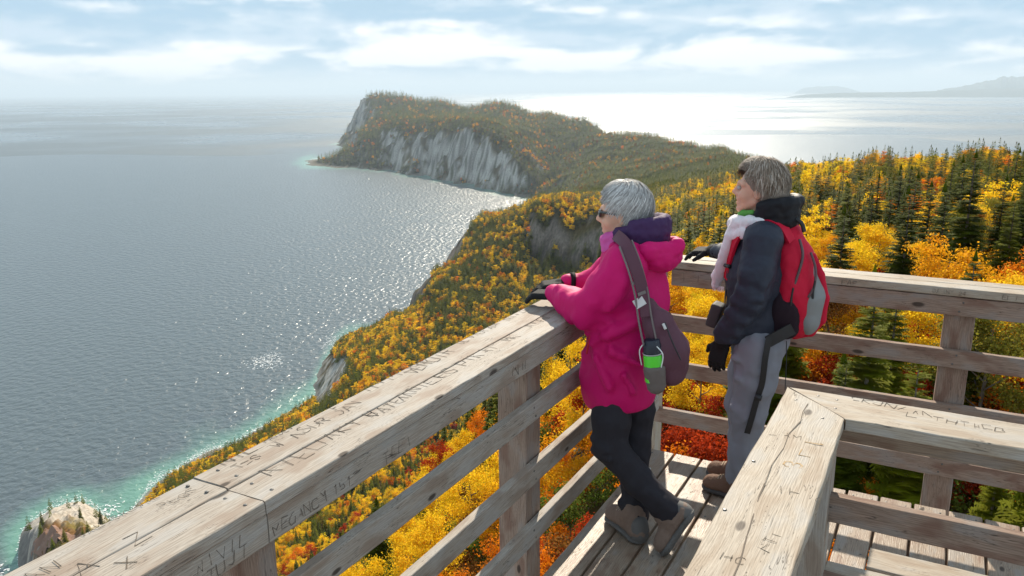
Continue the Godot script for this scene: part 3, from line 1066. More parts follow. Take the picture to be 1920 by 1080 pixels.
# Weathered softwood: u runs along the grain (2.56 m), v across it (0.64 m).
func wood_pictures(seed_: int, light: Color, dark: Color, stain: Color, knots: int, silver: float) -> Array:
	var w := 1024
	var h := 512
	var warp := noise(seed_, 1.0, 2)
	var fibre := noise(seed_ + 1, 1.0, 3)
	var blot := noise(seed_ + 2, 1.0, 3)
	var split := noise(seed_ + 3, 1.0, 2)
	var r := RandomNumberGenerator.new()
	r.seed = seed_
	var ks := []
	for k in knots: ks.append([r.randf_range(0.1, 2.46), r.randf_range(0.05, 0.59), r.randf_range(0.007, 0.014)])
	var im := Image.create(w, h, false, Image.FORMAT_RGB8)
	var hm := Image.create(w, h, false, Image.FORMAT_R8)
	for y in h:
		var gy := (y + 0.5) / h * 0.64
		for x in w:
			var gx := (x + 0.5) / w * 2.56
			# the picture closes on itself: noise is taken on a ring along u
			var cu := cos(gx / 2.56 * TAU) * 0.41
			var su := sin(gx / 2.56 * TAU) * 0.41
			var bend := 0.011 * warp.get_noise_3d(cu * 1.6, su * 1.6, gy * 5.0)
			var dark_k := 0.0
			for k in ks:
				var dx: float = (gx - k[0]) * 0.42
				var dy: float = gy - k[1]
				var d2: float = (dx * dx + dy * dy) / (k[2] * k[2])
				if d2 < 40.0:
					bend += dy * 0.75 * exp(-d2 * 0.22)
					dark_k = maxf(dark_k, 1.0 - smoothstep(0.35, 1.5, d2))
			var gyb := gy - bend
			var ring := 0.5 + 0.5 * sin(gyb * TAU / 0.0075 + 3.0 * warp.get_noise_2d(gyb * 30.0, 4.0))
			var fb := fibre.get_noise_3d(cu * 9.0, su * 9.0, gyb * 420.0)
			var bl := blot.get_noise_3d(cu * 3.2, su * 3.2, gyb * 9.0)
			var sp := split.get_noise_3d(cu * 2.2, su * 2.2, gyb * 46.0)
			var crack := 1.0 - smoothstep(0.0, 0.035, absf(sp))
			crack *= smoothstep(0.05, 0.3, split.get_noise_3d(cu * 4.0 + 9.0, su * 4.0, gyb * 12.0))
			var c := light.lerp(dark, clampf(ring * 0.26 + fb * 0.62 + 0.2, 0.0, 1.0))
			c = c.lerp(stain, smoothstep(0.05, 0.55, bl) * 0.55)
			c = c.lerp(Color(silver, silver, silver * 0.98), smoothstep(0.05, 0.5, -bl) * 0.35)
			c = c.lerp(Color(0.035, 0.025, 0.02), maxf(dark_k * 0.85, crack * 0.8))
			im.set_pixel(x, y, c.linear_to_srgb())
			hm.set_pixel(x, y, Color(clampf(0.62 - 0.10 * ring + 0.22 * fb - 0.45 * crack - 0.15 * dark_k, 0.0, 1.0), 0, 0))
	return [tex(im), tex(hm)]

func wood_mat(seed_: int, light: Color, dark: Color, stain: Color, knots: int, rough: float, silver := 0.42) -> StandardMaterial3D:
	var p := wood_pictures(seed_, light, dark, stain, knots, silver)
	var m := mat(Color.WHITE, rough + 0.12, 0.26)
	m.albedo_texture = p[0]
	m.heightmap_enabled = true
	m.heightmap_texture = p[1]
	m.heightmap_scale = 0.22
	return m

func make_wood() -> void:
	wood_grey = wood_mat(500, Color(0.40, 0.352, 0.30), Color(0.19, 0.155, 0.126), Color(0.23, 0.16, 0.115), 8, 0.55, 0.38)
	wood_brown = wood_mat(520, Color(0.31, 0.225, 0.175), Color(0.125, 0.083, 0.063), Color(0.15, 0.07, 0.048), 8, 0.6, 0.27)
	wood_pale = wood_mat(540, Color(0.40, 0.342, 0.275), Color(0.20, 0.158, 0.120), Color(0.25, 0.18, 0.122), 4, 0.5, 0.35)
	wood_deck = wood_mat(560, Color(0.32, 0.25, 0.19), Color(0.15, 0.106, 0.077), Color(0.16, 0.085, 0.055), 5, 0.30, 0.29)
	groove_mat = mat(Color(0.15, 0.122, 0.098), 0.9, 0.2)
	fresh_mat = mat(Color(0.46, 0.31, 0.16), 0.8, 0.2)
	screw_mat = mat(Color(0.12, 0.115, 0.11), 0.45, 0.5)
	screw_mat.metallic = 0.6

# A sawn board with eased edges, slightly uneven, lying along +Z of its own axes from 0 to ln; x is its width, y its thickness (top at y = 0).
# skew0, skew1: how far (m) each end is cut slanting per metre of width, for mitred ends.
func board(ln: float, wide: float, thick: float, seed_: int, skew0 := 0.0, skew1 := 0.0, wear := 1.0) -> ArrayMesh:
	var n := noise(seed_, 1.0, 3)
	var r := RandomNumberGenerator.new()
	r.seed = seed_
	var u0 := r.randf() * 2.5
	var v0 := r.randf() * 0.6
	var e := minf(0.006, thick * 0.25)
	var hw := wide * 0.5
	var ring := [Vector2(-hw, -e), Vector2(-hw + e * 0.35, -e * 0.35), Vector2(-hw + e, 0), Vector2(-hw * 0.4, 0), Vector2(hw * 0.4, 0), Vector2(hw - e, 0), Vector2(hw - e * 0.35, -e * 0.35), Vector2(hw, -e), Vector2(hw, -thick * 0.5), Vector2(hw, -thick + e), Vector2(hw - e, -thick), Vector2(-hw + e, -thick), Vector2(-hw, -thick + e), Vector2(-hw, -thick * 0.5)]
	var m := ring.size()
	var segs := clampi(int(ln / 0.09), 2, 60)
	var v := PackedVector3Array()
	var uv := PackedVector2Array()
	var nr := PackedVector3Array()
	var idx := PackedInt32Array()
	for s in segs + 1:
		var t := float(s) / segs
		var arc := 0.0
		for k in m + 1:
			var q: Vector2 = ring[k % m]
			var z := lerpf(skew0 * q.x, ln + skew1 * q.x, t)
			var wob := n.get_noise_2d(z * 5.0, k % m * 0.7) * 0.0016 * wear
			var wob2 := n.get_noise_2d(z * 9.0 + 50.0, k % m * 1.3) * 0.0022 * wear
			if k > 0: arc += q.distance_to(ring[(k - 1) % m])
			var out := Vector3(signf(q.x) if absf(q.x) > hw - e * 0.5 else 0.0, 1.0 if q.y > -e * 0.5 else (-1.0 if q.y < -thick + e * 0.5 else 0.0), 0)
			v.append(Vector3(q.x, q.y, z) + Vector3(out.x * wob2, out.y * wob, 0))
			nr.append(out.normalized())
			uv.append(Vector2((z + u0) / 2.56, (arc + v0) / 0.64))
	var st := m + 1
	for s in segs:
		for k in m:
			var a := s * st + k
			idx.append_array(PackedInt32Array([a, a + 1, a + st + 1, a, a + st + 1, a + st]))
	for e2 in 2:
		var c := v.size()
		var face := -1.0 if e2 == 0 else 1.0
		for k in m:
			var p := v[(0 if e2 == 0 else segs) * st + k]
			v.append(p)
			nr.append(Vector3(0, 0, face))
			uv.append(Vector2(p.x * 0.4 + u0, (p.y + v0) / 0.64))
		for k in range(1, m - 1):
			idx.append_array(PackedInt32Array([c, c + k, c + k + 1] if e2 == 1 else [c, c + k + 1, c + k]))
	return arrays_mesh(v, idx, nr, null, uv)

# Lays a board: from a to b along its top centre line; face gives the direction its broad side looks.
func lay(parent: Node, called: String, a: Vector3, b: Vector3, wide: float, thick: float, face: Vector3, m: Material, seed_: int, skew0 := 0.0, skew1 := 0.0, wear := 1.0) -> MeshInstance3D:
	var z := (b - a).normalized()
	var y := face.slide(z).normalized()
	var x := y.cross(z)
	var o := part(called, board(a.distance_to(b), wide, thick, seed_, skew0, skew1, wear), m, parent)
	o.transform = Transform3D(Basis(x, y, z), a)
	return o

# Knife-cut letters: strokes on a 4 x 6 grid.
const STROKES := {
	"A": [[0,0,2,6,4,0],[1,2,3,2]], "B": [[0,0,0,6,3,6,4,5,3,3,0,3],[3,3,4,1,3,0,0,0]], "C": [[4,5,3,6,1,6,0,4,0,2,1,0,3,0,4,1]], "D": [[0,0,0,6,2,6,4,4,4,2,2,0,0,0]],
	"E": [[4,6,0,6,0,0,4,0],[0,3,3,3]], "F": [[4,6,0,6,0,0],[0,3,3,3]], "G": [[4,5,3,6,1,6,0,4,0,2,1,0,4,0,4,3,2,3]], "H": [[0,0,0,6],[4,0,4,6],[0,3,4,3]],
	"I": [[2,0,2,6]], "J": [[3,6,3,1,2,0,0,1]], "K": [[0,0,0,6],[4,6,0,3,4,0]], "L": [[0,6,0,0,4,0]], "M": [[0,0,0,6,2,3,4,6,4,0]], "N": [[0,0,0,6,4,0,4,6]],
	"O": [[0,1,0,5,1,6,3,6,4,5,4,1,3,0,1,0,0,1]], "P": [[0,0,0,6,3,6,4,5,4,4,3,3,0,3]], "Q": [[0,1,0,5,1,6,3,6,4,5,4,1,3,0,1,0,0,1],[2,2,4,0]], "R": [[0,0,0,6,3,6,4,5,4,4,3,3,0,3],[2,3,4,0]],
	"S": [[4,5,3,6,1,6,0,5,0,4,4,2,4,1,3,0,1,0,0,1]], "T": [[2,0,2,6],[0,6,4,6]], "U": [[0,6,0,1,1,0,3,0,4,1,4,6]], "V": [[0,6,2,0,4,6]], "W": [[0,6,1,0,2,4,3,0,4,6]],
	"X": [[0,0,4,6],[0,6,4,0]], "Y": [[0,6,2,3,4,6],[2,3,2,0]], "Z": [[0,6,4,6,0,0,4,0]], "1": [[1,5,2,6,2,0]], "4": [[3,0,3,6,0,2,4,2]], "5": [[4,6,0,6,0,3,3,3,4,2,4,1,3,0,0,0]],
	"7": [[0,6,4,6,1,0]], "8": [[2,3,0,4,0,5,1,6,3,6,4,5,4,4,2,3,0,2,0,1,1,0,3,0,4,1,4,2,2,3]], "9": [[4,3,1,3,0,4,0,5,1,6,3,6,4,5,4,1,3,0,1,0]], ".": [[1,0,2,0]], "+": [[2,1,2,5],[0,3,4,3]], "2": [[0,5,1,6,3,6,4,5,4,4,0,0,4,0]],
}

func carve(parent: Node3D, words: String, at: Vector3, along: Vector3, up: Vector3, size: float, wide := 0.0028, m: Material = null, slack := 0.34) -> void:
	# strokes stand a hair above the wood as the dark lining of each cut; at is the foot of the first letter in world axes
	var g := Bag.new()
	var r := RandomNumberGenerator.new()
	r.seed = words.hash() + int(at.z * 100.0)
	var nrm := along.cross(up).normalized()
	var x0 := 0.0
	for ch in words:
		if ch == " ":
			x0 += size * 0.7
			continue
		var s := size * r.randf_range(0.88, 1.1)
		var tilt := r.randf_range(-0.1, 0.1)
		var drop := r.randf_range(-0.12, 0.12) * s
		for line in STROKES.get(ch, []):
			var prev := Vector3.ZERO
			for k in range(0, line.size(), 2):
				var lx: float = line[k] / 6.0 * s + r.randf_range(-1, 1) * (slack if m == null else 0.08) * s * 0.25
				var ly: float = line[k + 1] / 6.0 * s + r.randf_range(-1, 1) * (slack if m == null else 0.08) * s * 0.25
				var p := at + along * (x0 + lx + ly * tilt) + up * (ly * 0.9 + drop) + nrm * 0.0012
				if k > 0 and (m != null or r.randf() > 0.13):
					var d := (p - prev).normalized()
					var sd := nrm.cross(d) * wide * 0.36 * r.randf_range(0.35, 1.5)
					# a shallow V: two slopes meeting below the rim
					var dip := nrm * 0.0008
					g.quad(prev - sd - d * wide * 0.3, p - sd * 0.7 + d * wide * 0.3, p - dip, prev - dip)
					g.quad(prev - dip, p - dip, p + sd * 0.7 + d * wide * 0.3, prev + sd - d * wide * 0.3)
				prev = p
		x0 += s * r.randf_range(0.82, 1.0)
	var inv := parent.transform.affine_inverse()
	for k in g.v.size(): g.v[k] = inv * g.v[k]
	tag(part("carved_writing", bag_mesh(g), m if m else groove_mat, parent), "", "", "", "stuff")

func screw(parent: Node3D, at: Vector3, nrm: Vector3) -> void:
	var g := Bag.new()
	tube_into(g, [Vector3(0, -0.004, 0), Vector3(0, 0.0012, 0), Vector3(0, 0.0018, 0)], [0.0052, 0.0052, 0.0035], 10)
	var o := part("screw", bag_mesh(g), screw_mat, parent)
	var y := nrm
	var x := y.cross(Vector3(0.3, 0.5, 0.81)).normalized()
	o.transform = parent.transform.affine_inverse() * Transform3D(Basis(x, y, x.cross(y)), at)

const CAP_Y := 1.07

func make_platform() -> void:
	var seed_ := 900
	# the floor: planks run along Z with open joints
	var deck := base("deck")
	tag(deck, "weathered plank floor of the look-out platform", "", "", "structure")
	var x := -1.375
	var k := 0
	while x < 2.4:
		var w := 0.146
		var end := -4.23 + rng.randf_range(-0.006, 0.006)
		var c := x + w * 0.5
		var o := lay(deck, "plank", Vector3(c, rng.randf_range(-0.002, 0.001), end), Vector3(c, 0, -1.5), w, 0.038, Vector3.UP, wood_deck, seed_ + k)
		var o2 := lay(deck, "plank", Vector3(c, rng.randf_range(-0.002, 0.001), -1.494), Vector3(c, 0, 1.6), w, 0.038, Vector3.UP, wood_deck, seed_ + 50 + k)
		if c < 0.6:
			for sx in [-0.045, 0.045]:
				screw(o, Vector3(c + sx, 0.0, end + 0.045), Vector3.UP)
				screw(o, Vector3(c + sx, 0.0, end + 0.62), Vector3.UP)
		x += 0.1565
		k += 1
	for z in [-4.12, -3.5, -2.9, -2.3, -1.7, -1.1, -0.5, 0.1, 0.7, 1.3]:
		lay(deck, "joist", Vector3(-1.36, -0.042, z), Vector3(2.4, -0.042, z), 0.042, 0.19, Vector3.UP, wood_brown, seed_ + 120 + int(z * 10))
	for z in [-3.8, -1.2, 1.0]:
		lay(deck, "beam", Vector3(-1.36, -0.236, z), Vector3(2.4, -0.236, z), 0.14, 0.24, Vector3.UP, wood_brown, seed_ + 150 + int(z * 10))
	for px in [-1.1, 0.6, 2.2]:
		for pz in [-3.8, -1.2, 1.0]:
			lay(deck, "pile", Vector3(px, -13.2, pz + 0.07), Vector3(px, -0.48, pz + 0.07), 0.14, 0.14, Vector3.BACK, wood_brown, seed_ + 170)
	sea_railing()
	far_railing()
	near_railing()
	make_bench()

func sea_railing() -> void:
	var rail := base("wooden_railing", Vector3(-1.5, 0, -1.5))
	tag(rail, "long weathered grey railing carved with names along the sea side", "railing", "wooden railings of the platform")
	var T := rail.transform.affine_inverse()
	var at := func(x: float, y: float, z: float) -> Vector3: return T * Vector3(x, y, z)
	# two cap boards side by side, in two lengths that meet at a joint
	var j := -1.305
	var caps := []
	for c in [[-1.4865, 0.1325, 0], [-1.6215, 0.134, 1]]:
		for s in [[1.2, j + 0.002 - c[2] * 0.004, 0], [j - 0.002 - c[2] * 0.004, -4.76 + 0.2 * (1 - c[2]), 1]]:
			caps.append(lay(rail, "cap_board", at.call(c[0], CAP_Y + (0.002 if c[2] else 0.0), s[0]), at.call(c[0], CAP_Y, s[1]), c[1], 0.04, Vector3.UP, wood_grey, 610 + c[2] * 3 + s[2] * 7))
	# board under the cap and the three rails, on the inner face of the posts
	for q in [[1.029, 0.089, 0], [0.79, 0.092, 1], [0.497, 0.092, 2], [0.212, 0.092, 3]]:
		var zs := [[1.2, -1.315], [-1.319, -4.55]] if q[2] == 0 else [[1.2, -4.55]]
		for z in zs:
			lay(rail, "rail_board" if q[2] else "fascia_board", at.call(-1.43, q[0] - q[1] * 0.5, z[0]), at.call(-1.43, q[0] - q[1] * 0.5, z[1]), q[1], 0.04, Vector3.RIGHT, wood_grey, 640 + q[2] * 3 + int(z[1]))
	for z in [0.55, -1.24, -2.83, -4.62]:
		lay(rail, "post", at.call(-1.543, -0.46, z), at.call(-1.543, 1.028, z), 0.14, 0.14, Vector3.BACK, wood_brown if z > -4.0 else wood_pale, 660 + int(z * 3))
	# names cut into the cap and the board below it
	var al := Vector3(0, 0, -1)
	var up := Vector3(-1, 0, 0)
	var put := func(b: int, words: String, px: float, pz: float, size: float, wide := 0.0028) -> void:
		carve_on(rail, caps[b], words, Vector3(px, CAP_Y + (0.002 if b >= 2 else 0.0), pz), al, up, size, wide)
	# outer board (2: near, 3: far), inner board (0: near, 1: far)
	put.call(2, "VAL.SYLVIE", -1.672, -0.985, 0.024, 0.002)
	put.call(2, "DEAN", -1.60, -0.72, 0.05, 0.003)
	put.call(2, "PEGS", -1.615, -1.16, 0.03, 0.0022)
	put.call(0, "TVEA", -1.53, -0.70, 0.07, 0.003)
	put.call(0, "Z", -1.53, -1.02, 0.06, 0.003)
	put.call(0, "X", -1.47, -0.95, 0.05, 0.004)
	put.call(3, "NIL", -1.655, -1.40, 0.045, 0.004)
	put.call(3, "TES", -1.612, -1.40, 0.035, 0.003)
	put.call(3, "HAYDEN", -1.672, -1.56, 0.022, 0.002)
	put.call(3, "WINSDR DAN", -1.615, -1.55, 0.045, 0.003)
	put.call(3, "E.", -1.655, -1.85, 0.035, 0.0035)
	put.call(3, "TIM PIERRE", -1.66, -2.02, 0.042, 0.0032)
	put.call(3, "VENOIR", -1.625, -2.24, 0.055, 0.0038)
	put.call(3, "OLIVIER ADA", -1.655, -2.62, 0.035, 0.0025)
	put.call(3, "TXA + LN", -1.65, -3.0, 0.03, 0.0025)
	put.call(1, "NIEL", -1.50, -1.42, 0.06, 0.0025)
	put.call(1, "TAKY B", -1.515, -1.62, 0.055, 0.003)
	put.call(1, "VATE", -1.50, -1.86, 0.05, 0.0028)
	put.call(1, "ANNIE ET", -1.51, -2.02, 0.045, 0.0028)
	put.call(1, "LES PIKAT", -1.505, -2.20, 0.06, 0.0036)
	put.call(1, "MK", -1.50, -2.75, 0.05, 0.0026)
	put.call(1, "JULES", -1.51, -2.95, 0.045, 0.0025)
	var faces := rail.get_children().filter(func(o): return o.name.begins_with("fascia"))
	carve_on(rail, faces[0], "WIVIL", Vector3(-1.43, 0.985, -1.09), al, Vector3.UP, 0.036, 0.0026)
	carve_on(rail, faces[0], "TITUJI", Vector3(-1.43, 0.95, -1.06), al, Vector3.UP, 0.035, 0.0026)
	carve_on(rail, faces[1], "MEGANOM 1517", Vector3(-1.43, 0.958, -1.335), al, Vector3.UP, 0.034, 0.0026)
	carve_on(rail, faces[1], "TEFI", Vector3(-1.43, 0.955, -1.80), al, Vector3.UP, 0.045, 0.0022)
	carve_on(rail, faces[1], "IN H", Vector3(-1.43, 0.965, -2.62), al, Vector3.UP, 0.04, 0.0026)
	for q in [[0, -1.27], [1, -1.36], [2, -1.27], [3, -1.37]]:
		for dx in [-0.035, 0.035]: screw_on(rail, caps[q[0]], Vector3((-1.4865 if q[0] < 2 else -1.6235) + dx, CAP_Y + (0.002 if q[0] >= 2 else 0.0), q[1]), Vector3.UP)
	for o in rail.get_children():
		if o.name.begins_with("rail_board"):
			for z in [-1.24, -2.83]:
				for dy in [-0.022, 0.022]: screw_on(rail, o, rail.transform * o.position * Vector3(0, 1, 0) + Vector3(-1.43, dy, z + dy * 0.4), Vector3.RIGHT)

func carve_on(thing: Node3D, o: Node3D, words: String, at: Vector3, along: Vector3, up: Vector3, size: float, wide: float, m: Material = null) -> void:
	# carve() wants world axes: hand it a stand-in with the board's full placing
	var keep := o.transform
	o.transform = thing.transform * keep
	carve(o, words, at, along, up, size, wide, m)
	o.transform = keep

func screw_on(thing: Node3D, o: Node3D, at: Vector3, nrm: Vector3) -> void:
	var keep := o.transform
	o.transform = thing.transform * keep
	screw(o, at, nrm)
	o.transform = keep

func far_railing() -> void:
	var rail := base("wooden_railing", Vector3(0.1, 0, -4.6))
	tag(rail, "brownish wooden railing across the far end behind the backpack", "railing", "wooden railings of the platform")
	var T := rail.transform.affine_inverse()
	var at := func(x: float, y: float, z: float) -> Vector3: return T * Vector3(x, y, z)
	var caps := []
	for c in [[-4.6185, 0.108], [-4.7295, 0.108]]:
		caps.append(lay(rail, "cap_board", at.call(-1.415 if c[0] > -4.7 else -1.55, CAP_Y, c[0]), at.call(2.6, CAP_Y, c[0]), c[1], 0.045, Vector3.UP, wood_pale, 700 + int(c[0] * 100)))
	var boards := []
	for q in [[1.022, 0.100, 0], [0.737, 0.098, 1], [0.437, 0.094, 2], [0.122, 0.098, 3]]:
		boards.append(lay(rail, "rail_board" if q[2] else "fascia_board", at.call(-1.39 if q[2] < 3 else -1.47, q[0] - q[1] * 0.5, -4.57), at.call(2.6, q[0] - q[1] * 0.5, -4.57), q[1], 0.04, Vector3.BACK, wood_brown, 720 + q[2] * 5))
	for x in [0.137, 1.75]:
		lay(rail, "post", at.call(x, -0.46, -4.612), at.call(x, 1.023, -4.612), 0.142, 0.14, Vector3.BACK, wood_brown, 740 + int(x * 4))
	for o in boards:
		var y: float = (rail.transform * o.position).y
		for d in [-0.024, 0.024]: screw_on(rail, o, Vector3(0.137 + d * 0.3, y + d, -4.57), Vector3.BACK)
	carve_on(rail, caps[0], "PAF", Vector3(-0.44, 1.034, -4.564), Vector3.RIGHT, Vector3.UP, 0.03, 0.0025)
	carve_on(rail, caps[0], "DANNY 24", Vector3(0.0, 1.036, -4.564), Vector3.RIGHT, Vector3.UP, 0.022, 0.002)
	carve_on(rail, caps[0], "ELI", Vector3(0.31, 1.034, -4.564), Vector3.RIGHT, Vector3.UP, 0.028, 0.0025)
	carve_on(rail, boards[0], "III IESR", Vector3(-1.33, 0.95, -4.57), Vector3.RIGHT, Vector3.UP, 0.05, 0.004)

func near_railing() -> void:
	var rail := base("wooden_railing", Vector3(-0.3, 0, -2.63))
	tag(rail, "pale cracked railing with mitred corner in the right foreground", "railing", "wooden railings of the platform")
	var T := rail.transform.affine_inverse()
	var at := func(x: float, y: float, z: float) -> Vector3: return T * Vector3(x, y, z)
	# caps meet in a mitre at the corner
	var leg := lay(rail, "cap_board", at.call(-0.301, CAP_Y, -0.55), at.call(-0.301, CAP_Y, -2.6285), 0.208, 0.042, Vector3.UP, wood_pale, 800, 0.0, 1.0, 2.2)
	var arm := lay(rail, "cap_board", at.call(-0.2985, CAP_Y, -2.631), at.call(1.9, CAP_Y, -2.631), 0.208, 0.042, Vector3.UP, wood_pale, 806, -1.0, 0.0, 1.6)
	lay(rail, "fascia_board", at.call(-0.225, 0.982, -2.655), at.call(1.9, 0.982, -2.655), 0.089, 0.04, Vector3.BACK, wood_deck, 812)
	var low := lay(rail, "rail_board", at.call(-0.225, 0.716, -2.60), at.call(1.9, 0.716, -2.60), 0.097, 0.04, Vector3.BACK, wood_brown, 818)
	lay(rail, "rail_board", at.call(-0.225, 0.42, -2.60), at.call(1.9, 0.42, -2.60), 0.097, 0.04, Vector3.BACK, wood_brown, 819)
	for y in [1.0, 0.74, 0.44]:
		lay(rail, "rail_board", at.call(-0.385, y - 0.03, -0.55), at.call(-0.385, y - 0.03, -2.55), 0.089, 0.04, Vector3.LEFT, wood_grey, 822 + int(y * 10))
	for p in [[-0.295, -2.69], [-0.295, -1.02], [1.75, -2.78]]:
		lay(rail, "post", at.call(p[0], -0.46, p[1] + 0.14), at.call(p[0], 1.027, p[1] + 0.14), 0.14, 0.14, Vector3.BACK, wood_grey, 830 + int(p[1] * 5))
	# a long drying crack down the cap, and the cut marks
	var crack := Bag.new()
	var prev := Vector3.ZERO
	for q in [[-0.318, -2.60], [-0.322, -2.52], [-0.316, -2.44], [-0.331, -2.33], [-0.327, -2.22], [-0.336, -2.10], [-0.331, -1.98], [-0.329, -1.90], [-0.322, -1.80], [-0.315, -1.70], [-0.306, -1.60], [-0.303, -1.45]]:
		var p := Vector3(q[0], CAP_Y + 0.0013, q[1])
		if prev != Vector3.ZERO:
			var d := (p - prev).normalized()
			var sd := Vector3.UP.cross(d) * 0.0016 * rng.randf_range(0.5, 1.4)
			crack.quad(prev - sd, prev + sd, p + sd * 0.8, p - sd * 0.8)
		prev = p
	var inv := (rail.transform * leg.transform).affine_inverse()
	for k in crack.v.size(): crack.v[k] = inv * crack.v[k]
	part("crack", bag_mesh(crack), groove_mat, leg)
	var al := Vector3(1, 0, 0)
	var up := Vector3(0, 0, -1)
	carve_on(rail, leg, "8", Vector3(-0.262, CAP_Y, -2.105), Vector3(0.1, 0, -1).normalized(), Vector3(-1, 0, -0.1).normalized(), 0.05, 0.0075, fresh_mat)
	carve_on(rail, leg, "1", Vector3(-0.275, CAP_Y, -2.31), Vector3(0, 0, 1), al, 0.05, 0.006, fresh_mat)
	carve_on(rail, leg, "L", Vector3(-0.282, CAP_Y, -2.19), al, up, 0.05, 0.004, fresh_mat)
	carve_on(rail, leg, "LAMI", Vector3(-0.385, CAP_Y, -2.30), al, up, 0.035, 0.0016)
	carve_on(rail, leg, "TH W", Vector3(-0.30, CAP_Y, -1.95), al, up, 0.035, 0.0022)
	carve_on(rail, leg, "HTIM", Vector3(-0.26, CAP_Y, -1.66), Vector3(0.3, 0, -1).normalized(), Vector3(-1, 0, -0.3).normalized(), 0.034, 0.002)
	carve_on(rail, leg, "LHC", Vector3(-0.37, CAP_Y, -1.58), al, up, 0.03, 0.0016)
	carve_on(rail, arm, "CKJNAWN", Vector3(-0.20, CAP_Y, -2.70), Vector3(0.98, 0, 0.15).normalized(), Vector3(0.15, 0, -0.98).normalized(), 0.04, 0.003)
	carve_on(rail, arm, "LITHTWEB", Vector3(-0.03, CAP_Y, -2.635), al, up, 0.038, 0.0024)
	for q in [[-0.36, -2.62], [-0.26, -2.50], [-0.385, -2.1], [-0.39, -1.8]]: screw_on(rail, leg, Vector3(q[0], CAP_Y, q[1]), Vector3.UP)
	for q in [[-0.30, -2.69], [-0.235, -2.60], [-0.24, -2.68]]: screw_on(rail, arm, Vector3(q[0], CAP_Y, q[1]), Vector3.UP)

func make_bench() -> void:
	var o := base("bench", Vector3(0.6, 0, -2.8))
	tag(o, "low plank bench behind the foreground railing at the lower right", "bench")
	var T := o.transform.affine_inverse()
	lay(o, "seat_plank", T * Vector3(-0.10, 0.45, -2.824), T * Vector3(1.7, 0.45, -2.824), 0.138, 0.038, Vector3.UP, wood_pale, 860)
	lay(o, "seat_plank", T * Vector3(-0.225, 0.448, -2.672), T * Vector3(1.7, 0.448, -2.672), 0.138, 0.038, Vector3.UP, wood_pale, 865)
	for x in [-0.02, 0.8, 1.6]:
		lay(o, "leg", T * Vector3(x, 0.0, -2.70), T * Vector3(x, 0.409, -2.70), 0.089, 0.089, Vector3.BACK, wood_brown, 870)

